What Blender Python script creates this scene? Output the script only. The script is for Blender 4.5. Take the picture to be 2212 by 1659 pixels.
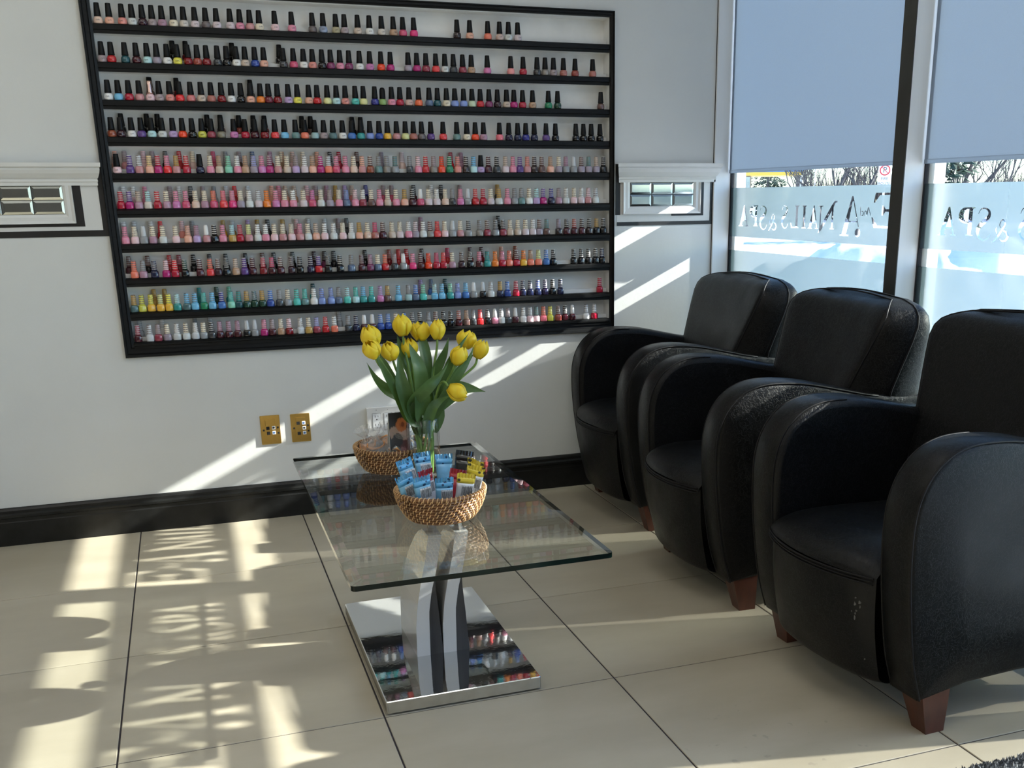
import bpy, bmesh, math, random
from math import sin, cos, pi, radians as RAD, sqrt
from mathutils import Vector, Matrix, noise
from mathutils.geometry import tessellate_polygon

for o in list(bpy.data.objects): bpy.data.objects.remove(o)
S = bpy.context.scene
COL = S.collection
random.seed(7)

# ------------------------------------------------------------------ camera
def setup_camera():
    yaw, pitch, roll, f, px, py = 0.3467, -0.293, -0.0101, 2233.1, 1228.53, 1098.40
    fwd = Vector((sin(yaw)*cos(pitch), cos(yaw)*cos(pitch), sin(pitch)))
    right = Vector((cos(yaw), -sin(yaw), 0)); up = right.cross(fwd)
    r = right*cos(roll) + up*sin(roll); u = -right*sin(roll) + up*cos(roll)
    cd = bpy.data.cameras.new('camera'); cam = bpy.data.objects.new('camera', cd); COL.objects.link(cam)
    m = Matrix((r, u, -fwd)).transposed().to_4x4(); m.translation = Vector((0.5355, -4.1502, 1.2235))
    cam.matrix_world = m
    cd.sensor_fit = 'HORIZONTAL'; cd.sensor_width = 36; cd.lens = f/2212*36
    cd.shift_x = (1106-px)/2212; cd.shift_y = (py-829.5)/2212
    cd.clip_start = 0.05; cd.clip_end = 500
    S.camera = cam
setup_camera()

# ------------------------------------------------------------------ light
SUN_DIR = Vector((-1, 0.216, -0.484)).normalized()
sl = bpy.data.lights.new('sun', 'SUN'); sl.energy = 18.0; sl.angle = RAD(0.55); sl.color = (1, 0.95, 0.87)
so = bpy.data.objects.new('sun', sl); COL.objects.link(so); so.rotation_euler = SUN_DIR.to_track_quat('-Z', 'Y').to_euler(); so.location = (12, -4, 8)
W = bpy.data.worlds.new('world'); S.world = W; W.use_nodes = True
nt = W.node_tree; nt.nodes.clear()
sky = nt.nodes.new('ShaderNodeTexSky'); sky.sky_type = 'NISHITA'; sky.sun_disc = False
sky.sun_elevation = RAD(25.3); sky.sun_rotation = math.atan2(1, -0.216); sky.air_density = 1.0; sky.dust_density = 0.0; sky.ozone_density = 2.0
bg = nt.nodes.new('ShaderNodeBackground'); bg.inputs['Strength'].default_value = 0.42
wo = nt.nodes.new('ShaderNodeOutputWorld')
tint = nt.nodes.new('ShaderNodeMix'); tint.data_type = 'RGBA'; tint.blend_type = 'MULTIPLY'; tint.inputs[0].default_value = 1; tint.inputs[7].default_value = (0.80, 0.97, 1.20, 1)
nt.links.new(sky.outputs[0], tint.inputs[6]); nt.links.new(tint.outputs[2], bg.inputs[0]); nt.links.new(bg.outputs[0], wo.inputs[0])
S.view_settings.view_transform = 'Standard'; S.view_settings.look = 'None'
S.view_settings.gamma = 1; S.view_settings.use_curve_mapping = False
S.view_settings.exposure = 0.17
FILL_LIGHT = 5.0     # watts of each added fill panel

# ------------------------------------------------------------------ helpers
def lin(c):
    return c/12.92 if c <= 0.04045 else ((c+0.055)/1.055)**2.4
def hexc(h, gain=1.0):
    h = h.lstrip('#'); return tuple(min(0.92, lin(int(h[i:i+2], 16)/255)*gain) for i in (0, 2, 4)) + (1,)

def new_mat(name):
    m = bpy.data.materials.new(name); m.use_nodes = True; n = m.node_tree; n.nodes.clear()
    out = n.nodes.new('ShaderNodeOutputMaterial'); return m, n, out

def pm(name, col, rough=0.5, metal=0.0, coat=0.0, nscale=None, namount=0.12, bump=0.0, bscale=None, spec=0.5, coords='Object', trans=0, rvar=0, stretch=None):
    """principled material; noise varies the colour and gives fine relief"""
    m, n, out = new_mat(name); L = n.links.new
    p = n.nodes.new('ShaderNodeBsdfPrincipled'); L(p.outputs[0], out.inputs[0])
    if isinstance(col, str): col = hexc(col)
    p.inputs['Base Color'].default_value = col; p.inputs['Roughness'].default_value = rough; p.inputs['Metallic'].default_value = metal
    p.inputs['Coat Weight'].default_value = coat; p.inputs['Coat Roughness'].default_value = 0.05; p.inputs['Specular IOR Level'].default_value = spec
    p.inputs['Transmission Weight'].default_value = trans
    tc = n.nodes.new('ShaderNodeTexCoord'); src = tc.outputs[coords]
    if stretch:
        mp = n.nodes.new('ShaderNodeMapping'); mp.inputs['Scale'].default_value = stretch; L(src, mp.inputs[0]); src = mp.outputs[0]
    t = n.nodes.new('ShaderNodeTexNoise'); t.inputs['Scale'].default_value = nscale or 6; t.inputs['Detail'].default_value = 5
    L(src, t.inputs['Vector'])
    if namount:
        mx = n.nodes.new('ShaderNodeMix'); mx.data_type = 'RGBA'; mx.blend_type = 'MULTIPLY'
        mx.inputs[0].default_value = 1
        rp = n.nodes.new('ShaderNodeMapRange'); rp.inputs[1].default_value = 0.3; rp.inputs[2].default_value = 0.7
        rp.inputs[3].default_value = 1-namount; rp.inputs[4].default_value = 1+namount
        L(t.outputs[0], rp.inputs[0]); mx.inputs[6].default_value = col; L(rp.outputs[0], mx.inputs[7]); L(mx.outputs[2], p.inputs['Base Color'])
    if rvar:
        rr = n.nodes.new('ShaderNodeMapRange'); rr.inputs[1].default_value = .3; rr.inputs[2].default_value = .7
        rr.inputs[3].default_value = max(0, rough-rvar); rr.inputs[4].default_value = rough+rvar
        L(t.outputs[0], rr.inputs[0]); L(rr.outputs[0], p.inputs['Roughness'])
    if bump:
        t2 = n.nodes.new('ShaderNodeTexNoise'); t2.inputs['Scale'].default_value = bscale or 80; t2.inputs['Detail'].default_value = 6
        L(src, t2.inputs['Vector'])
        b = n.nodes.new('ShaderNodeBump'); b.inputs['Strength'].default_value = bump; b.inputs['Distance'].default_value = 0.004
        L(t2.outputs[0], b.inputs['Height']); L(b.outputs[0], p.inputs['Normal'])
    return m

def thin_glass(name, tint=(0.97, 0.99, 0.98, 1), ior=1.5, rough=0.0):
    m, n, out = new_mat(name); L = n.links.new
    tr = n.nodes.new('ShaderNodeBsdfTransparent'); tr.inputs[0].default_value = tint
    gl = n.nodes.new('ShaderNodeBsdfGlossy'); gl.inputs['Roughness'].default_value = rough
    fr = n.nodes.new('ShaderNodeFresnel'); ge = n.nodes.new('ShaderNodeNewGeometry'); io = n.nodes.new('ShaderNodeMix'); io.inputs[2].default_value = ior; io.inputs[3].default_value = 1/ior
    L(ge.outputs['Backfacing'], io.inputs[0]); L(io.outputs[0], fr.inputs[0])
    mx = n.nodes.new('ShaderNodeMixShader'); L(fr.outputs[0], mx.inputs[0]); L(tr.outputs[0], mx.inputs[1]); L(gl.outputs[0], mx.inputs[2]); L(mx.outputs[0], out.inputs[0])
    return m

def sheet(name, col, translucent=0.6, clear=0.0, weave=0, forward=0.0, ftint=(0.80, 0.90, 0.93, 1)):
    """thin sheet that lets diffuse light through (frosted film, blind fabric, petal, leaf)"""
    m, n, out = new_mat(name); L = n.links.new
    if isinstance(col, str): col = hexc(col)
    tl = n.nodes.new('ShaderNodeBsdfTranslucent'); tl.inputs[0].default_value = col
    df = n.nodes.new('ShaderNodeBsdfDiffuse'); df.inputs[0].default_value = col
    tc = n.nodes.new('ShaderNodeTexCoord'); t = n.nodes.new('ShaderNodeTexNoise'); t.inputs['Scale'].default_value = weave or 20
    L(tc.outputs['Object'], t.inputs['Vector'])
    mc = n.nodes.new('ShaderNodeMix'); mc.data_type = 'RGBA'; mc.blend_type = 'MULTIPLY'; mc.inputs[0].default_value = 0.12
    mc.inputs[6].default_value = col; L(t.outputs[0], mc.inputs[7]); L(mc.outputs[2], tl.inputs[0]); L(mc.outputs[2], df.inputs[0])
    mx = n.nodes.new('ShaderNodeMixShader'); mx.inputs[0].default_value = translucent
    L(df.outputs[0], mx.inputs[1]); L(tl.outputs[0], mx.inputs[2]); last = mx
    if forward:
        rf = n.nodes.new('ShaderNodeBsdfRefraction'); rf.inputs['IOR'].default_value = 1.35; rf.inputs['Roughness'].default_value = 0.80; rf.inputs[0].default_value = ftint
        m3 = n.nodes.new('ShaderNodeMixShader'); m3.inputs[0].default_value = forward; L(last.outputs[0], m3.inputs[1]); L(rf.outputs[0], m3.inputs[2]); last = m3
    if clear:
        tr = n.nodes.new('ShaderNodeBsdfTransparent'); m2 = n.nodes.new('ShaderNodeMixShader'); m2.inputs[0].default_value = clear
        L(last.outputs[0], m2.inputs[1]); L(tr.outputs[0], m2.inputs[2]); last = m2
    L(last.outputs[0], out.inputs[0])
    return m

class MB:
    """collects shapes and links them as one mesh object"""
    def __init__(s): s.v = []; s.f = []; s.mi = []; s.sm = []
    def add(s, verts, faces, mi=0, smooth=False):
        b = len(s.v); s.v += [tuple(v) for v in verts]
        s.f += [tuple(i+b for i in f) for f in faces]; s.mi += [mi]*len(faces); s.sm += [smooth]*len(faces); return s
    def box(s, a, b, mi=0, bevel=0):
        (x0, y0, z0), (x1, y1, z1) = a, b
        x0, x1 = min(x0, x1), max(x0, x1); y0, y1 = min(y0, y1), max(y0, y1); z0, z1 = min(z0, z1), max(z0, z1)
        if bevel:
            bm = bmesh.new(); bmesh.ops.create_cube(bm, size=1)
            for v in bm.verts: v.co = Vector(((x0+x1)/2+v.co.x*(x1-x0), (y0+y1)/2+v.co.y*(y1-y0), (z0+z1)/2+v.co.z*(z1-z0)))
            bmesh.ops.bevel(bm, geom=bm.edges[:], offset=bevel, segments=1, affect='EDGES')
            bm.verts.index_update()
            s.add([v.co[:] for v in bm.verts], [[v.index for v in f.verts] for f in bm.faces], mi); bm.free(); return s
        v = [(x0, y0, z0), (x1, y0, z0), (x1, y1, z0), (x0, y1, z0), (x0, y0, z1), (x1, y0, z1), (x1, y1, z1), (x0, y1, z1)]
        return s.add(v, [(0, 3, 2, 1), (4, 5, 6, 7), (0, 1, 5, 4), (1, 2, 6, 5), (2, 3, 7, 6), (3, 0, 4, 7)], mi)
    def lathe(s, prof, seg=24, c=(0, 0, 0), mi=0, smooth=True, sq=None):
        """prof: (r, z) list; sq: superellipse power for squarish sections"""
        v = []; f = []; n = len(prof)
        for r, z in prof:
            for i in range(seg):
                a = 2*pi*(i+0.5)/seg; k = 1.0
                if sq: k = 1/((abs(cos(a))**sq + abs(sin(a))**sq)**(1/sq))
                v.append((c[0]+r*k*cos(a), c[1]+r*k*sin(a), c[2]+z))
        for j in range(n-1):
            for i in range(seg):
                i2 = (i+1) % seg; f.append((j*seg+i, j*seg+i2, (j+1)*seg+i2, (j+1)*seg+i))
        s.add(v, f, mi, smooth)
        if prof[0][0] > 1e-6: s.add(v[:seg], [tuple(reversed(range(seg)))], mi)
        if prof[-1][0] > 1e-6: s.add(v[-seg:], [tuple(range(seg))], mi)
        return s
    def tube(s, pts, r, seg=8, mi=0, caps=True, closed=False, smooth=True):
        pts = [Vector(p) for p in pts]; n = len(pts); rs = r if isinstance(r, (list, tuple)) else [r]*n
        v = []; f = []; prev = None
        for i, p in enumerate(pts):
            if closed: t = pts[(i+1) % n]-pts[i-1]
            else: t = pts[min(i+1, n-1)]-pts[max(i-1, 0)]
            t = t.normalized() if t.length > 1e-9 else Vector((0, 0, 1))
            if prev is None: a = t.orthogonal().normalized()
            else:
                a = prev - t*prev.dot(t); a = a.normalized() if a.length > 1e-6 else t.orthogonal().normalized()
            prev = a; b = t.cross(a)
            for k in range(seg):
                q = 2*pi*k/seg; v.append(tuple(p + (a*cos(q)+b*sin(q))*rs[i]))
        m = n if closed else n-1
        for j in range(m):
            j2 = (j+1) % n
            for k in range(seg):
                k2 = (k+1) % seg; f.append((j*seg+k, j*seg+k2, j2*seg+k2, j2*seg+k))
        s.add(v, f, mi, smooth)
        if caps and not closed:
            s.add(v[:seg], [tuple(reversed(range(seg)))], mi); s.add(v[-seg:], [tuple(range(seg))], mi)
        return s
    def loft(s, rings, mi=0, smooth=True, cap0=True, cap1=True, closed=True):
        n = len(rings[0]); v = [p for r in rings for p in r]; f = []
        for j in range(len(rings)-1):
            for i in range(n if closed else n-1):
                i2 = (i+1) % n; f.append((j*n+i, j*n+i2, (j+1)*n+i2, (j+1)*n+i))
        s.add(v, f, mi, smooth)
        if cap0: s.add(rings[0], [tuple(reversed(range(n)))], mi)
        if cap1: s.add(rings[-1], [tuple(range(n))], mi)
        return s
    def prism(s, prof, axis, a, b, mi=0, smooth=False):
        """closed 2D profile extruded along axis from a to b. axis x: prof=(y,z); y: (x,z); z: (x,y)"""
        def P(q, t):
            return (t, q[0], q[1]) if axis == 'x' else ((q[0], t, q[1]) if axis == 'y' else (q[0], q[1], t))
        n = len(prof); v = [P(q, a) for q in prof] + [P(q, b) for q in prof]
        s.add(v, [(i, (i+1) % n, n+(i+1) % n, n+i) for i in range(n)], mi, smooth)
        s.add([P(q, a) for q in prof], [tuple(range(n))], mi); s.add([P(q, b) for q in prof], [tuple(reversed(range(n)))], mi)
        return s
    def grid(s, fn, nu, nv, mi=0, smooth=True):
        v = [fn(i/(nu-1), j/(nv-1)) for i in range(nu) for j in range(nv)]
        f = [(i*nv+j, i*nv+j+1, (i+1)*nv+j+1, (i+1)*nv+j) for i in range(nu-1) for j in range(nv-1)]
        return s.add(v, f, mi, smooth)
    def mesh(s, name, mats):
        me = bpy.data.meshes.new(name); me.from_pydata(s.v, [], s.f); me.update()
        for m in (mats if isinstance(mats, (list, tuple)) else [mats]): me.materials.append(m)
        me.polygons.foreach_set('material_index', s.mi); me.polygons.foreach_set('use_smooth', s.sm)
        bm = bmesh.new(); bm.from_mesh(me); bmesh.ops.remove_doubles(bm, verts=bm.verts[:], dist=1e-6)
        bmesh.ops.recalc_face_normals(bm, faces=bm.faces[:]); bm.to_mesh(me); bm.free(); return me
    def build(s, name, mats, parent=None, loc=None):
        return link(name, s.mesh(name, mats), parent, loc)

def link(name, me, parent=None, loc=None):
    o = bpy.data.objects.new(name, me); COL.objects.link(o)
    if parent: o.parent = parent
    if loc: o.location = loc
    return o
def empty(name, loc=(0, 0, 0), rz=0):
    o = bpy.data.objects.new(name, None); COL.objects.link(o); o.location = loc; o.rotation_euler = (0, 0, rz); o.empty_display_size = 0.05
    return o
def tag(o, label=None, cat=None, group=None, kind=None):
    if label: o['label'] = label
    if cat: o['category'] = cat
    if group: o['group'] = group
    if kind: o['kind'] = kind
    return o
def struct(o, label=None):
    o['kind'] = 'structure'
    if label: o['label'] = label
    return o
def copy_tree(o, parent=None):
    c = o.copy(); COL.objects.link(c); c.parent = parent
    for ch in list(o.children): copy_tree(ch, c)
    return c
def catmull(pts, n=8, closed=False):
    pts = [Vector(p) for p in pts]; N = len(pts); out = []
    for i in range(N if closed else N-1):
        if closed: p0, p1, p2, p3 = pts[i-1], pts[i], pts[(i+1) % N], pts[(i+2) % N]
        else: p0, p1, p2, p3 = pts[max(i-1, 0)], pts[i], pts[i+1], pts[min(i+2, N-1)]
        for k in range(n):
            t = k/n; out.append(0.5*((2*p1)+(p2-p0)*t+(2*p0-5*p1+4*p2-p3)*t*t+(3*p1-p0-3*p2+p3)*t**3))
    if not closed: out.append(pts[-1])
    return out
def interp(tab, x):
    if x <= tab[0][0]: return tab[0][1]
    for (a, b), (c, d) in zip(tab, tab[1:]):
        if x <= c: return b+(d-b)*(x-a)/(c-a)
    return tab[-1][1]
ONES = ['', 'first', 'second', 'third', 'fourth', 'fifth', 'sixth', 'seventh', 'eighth', 'ninth', 'tenth', 'eleventh', 'twelfth', 'thirteenth', 'fourteenth', 'fifteenth', 'sixteenth', 'seventeenth', 'eighteenth', 'nineteenth']
def ordinal(n):
    if n < 20: return ONES[n]
    t, u = divmod(n, 10); base = {2: 'twent', 3: 'thirt', 4: 'fort', 5: 'fift', 6: 'sixt'}[t]
    return base+'ieth' if u == 0 else base+'y-'+ONES[u]
def text_mesh(name, body, size, mat, extrude=0.0, align='CENTER', spacing=1.0):
    cu = bpy.data.curves.new(name, 'FONT'); cu.body = body; cu.size = size; cu.extrude = extrude; cu.align_x = align; cu.align_y = 'CENTER'
    cu.resolution_u = 2; cu.space_character = spacing
    t = bpy.data.objects.new(name, cu); COL.objects.link(t)
    dg = bpy.context.evaluated_depsgraph_get(); me = bpy.data.meshes.new_from_object(t.evaluated_get(dg))
    bpy.data.objects.remove(t); bpy.data.curves.remove(cu); me.materials.clear(); me.materials.append(mat); return me

# ------------------------------------------------------------------ key dimensions (metres; back wall y = 0, x to the right, z up)
XF, XG = 2.707, 2.787                 # room face and glass plane of the shop window
CEIL = 2.75; XL = -3.6; YR = -6.4     # ceiling, left wall, rear wall
T = 0.61                              # floor tile pitch
SX0, SX1, SZ0, SZ1 = 0.3006, 2.2444, 0.6684, 1.9234   # nail polish shelf

# ================================================================== materials of the room
M = {}
M['wall'] = pm('wall_paint', (0.70, 0.715, 0.70, 1), 0.42, nscale=3, namount=0.03, bump=0.10, bscale=55)
M['wall_dark'] = pm('taupe_wall_paint', (0.16, 0.15, 0.14, 1), 0.6, nscale=3, namount=0.05)
M['white'] = pm('white_lacquer', (0.74, 0.745, 0.73, 1), 0.35, nscale=8, namount=0.03)
M['black_wood'] = pm('black_painted_wood', (0.0065, 0.007, 0.0075, 1), 0.42, nscale=20, namount=0.3, bump=0.06, bscale=60, stretch=(1, 6, 6), spec=0.22)
M['black_base'] = pm('black_baseboard_paint', (0.008, 0.0085, 0.0085, 1), 0.34, nscale=25, namount=0.4, bump=0.10, bscale=40, spec=0.35)
M['black_band'] = pm('black_painted_band', (0.011, 0.011, 0.012, 1), 0.4, nscale=20, namount=0.2)
M['niche'] = pm('shelf_white_board', (0.88, 0.885, 0.865, 1), 0.45, nscale=10, namount=0.05)
M['ceil'] = pm('ceiling_paint', (0.78, 0.78, 0.76, 1), 0.8, nscale=4, namount=0.03)
M['alu'] = pm('pale_anodised_aluminium', (0.84, 0.86, 0.87, 1), 0.45, nscale=30, namount=0.03, stretch=(1, 1, 0.05))
M['alu_dark'] = pm('dark_bronze_aluminium', (0.035, 0.036, 0.032, 1), 0.45, nscale=20, namount=0.1)
M['gasket'] = pm('black_rubber_gasket', (0.006, 0.006, 0.012, 1), 0.6, nscale=20, namount=0.1)
M['pane'] = thin_glass('window_glass', (0.96, 0.985, 0.985, 1))
M['film'] = sheet('frosted_film', (0.10, 0.155, 0.175, 1), 0.55, 0.04, weave=3, forward=0.66, ftint=(0.98, 1.0, 0.93, 1))
M['film_low'] = sheet('hazy_film', (0.085, 0.13, 0.138, 1), 0.55, 0.11, weave=3, forward=0.62, ftint=(0.86, 0.93, 0.84, 1))
M['film_door'] = sheet('thin_haze_film', (0.10, 0.15, 0.165, 1), 0.55, 0.45, weave=3, forward=0.5)
M['blind'] = sheet('roller_blind_fabric', (0.375, 0.435, 0.505, 1), 0.50, 0.0, weave=900)
M['mirror'] = pm('bevelled_mirror', (0.46, 0.49, 0.48, 1), 0.13, 1.0, nscale=5, namount=0.02)
M['grout'] = pm('dark_grout', (0.035, 0.03, 0.035, 1), 0.9, nscale=60, namount=0.2)

def tile_material():
    m, n, out = new_mat('porcelain_tile'); L = n.links.new
    p = n.nodes.new('ShaderNodeBsdfPrincipled'); L(p.outputs[0], out.inputs[0])
    g = n.nodes.new('ShaderNodeNewGeometry'); oi = n.nodes.new('ShaderNodeObjectInfo')
    t1 = n.nodes.new('ShaderNodeTexNoise'); t1.inputs['Scale'].default_value = 2.2; t1.inputs['Detail'].default_value = 6; t1.inputs['Roughness'].default_value = 0.55
    mp = n.nodes.new('ShaderNodeMapping'); mp.inputs['Scale'].default_value = (1, 2.4, 1); L(g.outputs['Position'], mp.inputs[0]); L(mp.outputs[0], t1.inputs['Vector'])
    cr = n.nodes.new('ShaderNodeValToRGB'); L(t1.outputs[0], cr.inputs[0])
    cr.color_ramp.elements[0].position = 0.3; cr.color_ramp.elements[0].color = (0.395, 0.350, 0.262, 1)
    cr.color_ramp.elements[1].position = 0.72; cr.color_ramp.elements[1].color = (0.485, 0.438, 0.340, 1)
    mr = n.nodes.new('ShaderNodeMapRange'); mr.inputs[3].default_value = 0.95; mr.inputs[4].default_value = 1.03; L(oi.outputs['Random'], mr.inputs[0])
    mx = n.nodes.new('ShaderNodeMix'); mx.data_type = 'RGBA'; mx.blend_type = 'MULTIPLY'; mx.inputs[0].default_value = 1
    L(cr.outputs[0], mx.inputs[6]); L(mr.outputs[0], mx.inputs[7])
    # worn, dried drips in front of the nearest armchair
    t2 = n.nodes.new('ShaderNodeTexNoise'); t2.inputs['Scale'].default_value = 26; t2.inputs['Detail'].default_value = 2; L(g.outputs['Position'], t2.inputs['Vector'])
    th = n.nodes.new('ShaderNodeMapRange'); th.inputs[1].default_value = 0.66; th.inputs[2].default_value = 0.70; L(t2.outputs[0], th.inputs[0])
    vm = n.nodes.new('ShaderNodeVectorMath'); vm.operation = 'DISTANCE'; vm.inputs[1].default_value = (1.72, -2.32, 0); L(g.outputs['Position'], vm.inputs[0])
    ar = n.nodes.new('ShaderNodeMapRange'); ar.inputs[1].default_value = 0.16; ar.inputs[2].default_value = 0.27; ar.inputs[3].default_value = 0.34; ar.inputs[4].default_value = 0; L(vm.outputs['Value'], ar.inputs[0])
    mu = n.nodes.new('ShaderNodeMath'); mu.operation = 'MULTIPLY'; L(th.outputs[0], mu.inputs[0]); L(ar.outputs[0], mu.inputs[1])
    m3 = n.nodes.new('ShaderNodeMix'); m3.data_type = 'RGBA'; L(mu.outputs[0], m3.inputs[0]); L(mx.outputs[2], m3.inputs[6]); m3.inputs[7].default_value = (0.24, 0.21, 0.17, 1)
    L(m3.outputs[2], p.inputs['Base Color'])
    rr = n.nodes.new('ShaderNodeMapRange'); rr.inputs[3].default_value = 0.30; rr.inputs[4].default_value = 0.46; L(t1.outputs[0], rr.inputs[0]); L(rr.outputs[0], p.inputs['Roughness'])
    p.inputs['Specular IOR Level'].default_value = 0.35
    return m
M['tile'] = tile_material()

# ================================================================== floor and tiles
fl = struct(MB().box((XL, YR, -0.12), (XG+0.05, 0.0, -0.0022)).build('floor', M['grout']))
def build_tiles():
    g = 0.0022; cache = {}
    xs = []; x = 0.273-7*T
    while x < XG: xs.append((max(x, XL), min(x+T, XG-0.04))); x += T
    ys = []; y = -0.010
    while y > YR: ys.append((max(y-T, YR), y)); y -= T
    for (a, b) in xs:
        for (c, d) in ys:
            if b-a < 0.02 or d-c < 0.02: continue
            w, h = round(b-a, 4), round(d-c, 4)
            if (w, h) not in cache:
                q = 0.0012; W2, H2 = w/2-g/1.0, h/2-g/1.0
                v = [(-W2, -H2, -0.009), (W2, -H2, -0.009), (W2, H2, -0.009), (-W2, H2, -0.009),
                     (-W2, -H2, -q), (W2, -H2, -q), (W2, H2, -q), (-W2, H2, -q),
                     (-W2+q, -H2+q, 0), (W2-q, -H2+q, 0), (W2-q, H2-q, 0), (-W2+q, H2-q, 0)]
                f = [(4, 5, 9, 8), (5, 6, 10, 9), (6, 7, 11, 10), (7, 4, 8, 11), (8, 9, 10, 11), (0, 1, 5, 4), (1, 2, 6, 5), (2, 3, 7, 6), (3, 0, 4, 7)]
                cache[(w, h)] = MB().add(v, f).mesh('floor_tile', M['tile'])
            link('floor_tile', cache[(w, h)], fl, ((a+b)/2, (c+d)/2, 0))
build_tiles()

# ================================================================== walls and ceiling
NX0, NX1, NZ0, NZ1 = SX0+0.028, SX1-0.012, SZ0+0.03, SZ1-0.02       # opening of the shelf niche
wb = MB()
wb.box((XL, 0, -0.12), (NX0, 0.14, CEIL)).box((NX1, 0, -0.12), (XF, 0.14, CEIL)).box((NX0, 0, -0.12), (NX1, 0.14, NZ0)).box((NX0, 0, NZ1), (NX1, 0.14, CEIL))
struct(wb.build('wall_back', M['wall']))
struct(MB().box((XL-0.12, YR-0.12, -0.12), (XL, 0.14, CEIL)).build('wall_left', M['wall_dark']))
struct(MB().box((XL, YR-0.12, -0.12), (XG+0.05, YR, CEIL)).build('wall_rear', M['wall_dark']))
struct(MB().box((XL-0.12, YR-0.12, CEIL), (XG+0.06, 0.14, CEIL+0.1)).build('ceiling', M['ceil']))

# baseboard with a stepped top moulding
bprof = [(0, 0), (-0.018, 0), (-0.018, 0.088), (-0.0165, 0.092), (-0.0165, 0.104), (-0.022, 0.108), (-0.022, 0.116), (-0.014, 0.122), (-0.013, 0.132), (-0.008, 0.139), (0, 0.142)]
struct(MB().prism(bprof, 'x', XL, XF-0.002).build('baseboard_back', M['black_base']))

# ================================================================== shop window wall
# one set of letters, reading outwards:  E And A NAILS & SPA   (u along the reading direction = +y)
def ribbon(cl, wd, n=5):
    c = catmull([(x, y, 0) for x, y in cl], n); m = len(c); out1 = []; out2 = []
    for i, p in enumerate(c):
        t = (c[min(i+1, m-1)]-c[max(i-1, 0)]).normalized(); nn = Vector((-t.y, t.x, 0))
        w = interp([(k/(len(wd)-1), q) for k, q in enumerate(wd)], i/(m-1))/2
        out1.append((p.x+nn.x*w, p.y+nn.y*w)); out2.append((p.x-nn.x*w, p.y-nn.y*w))
    return out1+out2[::-1]
def ell(cx, cy, rx, ry, n=16): return [(cx+rx*cos(2*pi*i/n), cy+ry*sin(2*pi*i/n)) for i in range(n)]
G = {}
G['A'] = ([[(0, 0), (.28, 0), (.28, .03), (.18, .05), (.235, .25), (.56, .25), (.63, .05), (.52, .03), (.52, 0), (.92, 0), (.92, .03), (.83, .05), (.48, 1.02), (.40, 1.02), (.10, .05), (0, .03)]], [[(.25, .30), (.39, .74), (.545, .30)]], .92)
G['N'] = ([[(0, 0), (.25, 0), (.25, .03), (.18, .05), (.18, .79), (.80, -.08), (.96, -.19), (.985, -.17), (.90, -.02), (.90, .95), (1.0, .97), (1.0, 1), (.72, 1), (.72, .97), (.83, .95), (.83, .12), (.22, 1.0), (.04, 1.2), (-.12, 1.2), (-.12, 1.15), (-.02, 1.13), (.08, .95), (.08, .05), (0, .03)]], [], 1.0)
G['I'] = ([[(0, 0), (.32, 0), (.32, .03), (.24, .05), (.24, .95), (.32, .97), (.32, 1), (0, 1), (0, .97), (.08, .95), (.08, .05), (0, .03)]], [], .32)
G['L'] = ([[(0, 0), (.57, 0), (.62, .24), (.58, .24), (.48, .06), (.24, .06), (.24, .95), (.32, .97), (.32, 1), (0, 1), (0, .97), (.08, .95), (.08, .05), (0, .03)]], [], .62)
G['P'] = ([[(0, 0), (.34, 0), (.34, .03), (.25, .05), (.25, .43), (.42, .43), (.58, .49), (.67, .60), (.69, .74), (.63, .90), (.48, .99), (.32, 1), (0, 1), (0, .97), (.09, .95), (.09, .05), (0, .03)]], [[(.25, .49), (.25, .94), (.35, .94), (.44, .88), (.48, .74), (.45, .59), (.37, .49)]], .69)
G['S'] = ([ribbon([(.55, .80), (.47, .95), (.30, .98), (.14, .89), (.13, .73), (.27, .58), (.44, .44), (.52, .27), (.46, .08), (.28, -.03), (.10, .03), (.02, .18)], [.02, .03, .045, .08, .12, .16, .17, .14, .08, .045, .03, .02])], [], .58)
G['&'] = ([ribbon([(.50, .47), (.24, .40), (.08, .20), (.20, .01), (.44, -.03), (.62, .06)], [.04, .09, .13, .11, .07, .03]),
           ribbon([(.60, .56), (.70, .74), (.58, .95), (.40, .92), (.34, .74), (.46, .56), (.72, .22), (1.0, -.06), (1.12, -.08)], [.02, .05, .05, .06, .08, .11, .12, .07, .02]),
           ribbon([(.84, .30), (.93, .48), (.90, .60)], [.03, .05, .02])], [], 1.12)
G['E'] = ([[(0, 0), (.86, 0), (.94, .30), (.90, .30), (.76, .07), (.34, .06), (.34, .46), (.56, .47), (.62, .36), (.66, .36), (.66, .64), (.62, .64), (.56, .54), (.34, .54), (.34, .94), (.74, .93), (.86, .72), (.90, .72), (.86, 1), (0, 1), (0, .97), (.12, .95), (.12, .05), (0, .03)]], [], .94)
G['Q'] = ([[(.12, .24), (.155, .24), (.205, .355), (.60, .355), (.70, .05), (.58, .03), (.58, 0), (1.0, 0), (1.0, .03), (.92, .05), (.52, 1.0), (.46, 1.0)]], [[(.222, .385), (.60, .385), (.48, .87), (.445, .87)]], 1.0)
G['a'] = ([ribbon([(0, 0), (.22, .5), (.42, 1.0), (.50, .5), (.56, .02)], [.06, .09, .09, .12, .06])], [], .6)
G['n'] = ([ribbon([(0, 0), (.08, .45), (.24, .55), (.34, .42), (.38, .0)], [.07, .1, .1, .1, .06])], [], .45)
G['d'] = ([ribbon([(.32, .48), (.14, .52), (.03, .25), (.14, .0), (.34, .06)], [.06, .1, .12, .1, .06]), ribbon([(.56, 1.05), (.50, .5), (.47, 0)], [.06, .1, .06])], [], .6)
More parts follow.
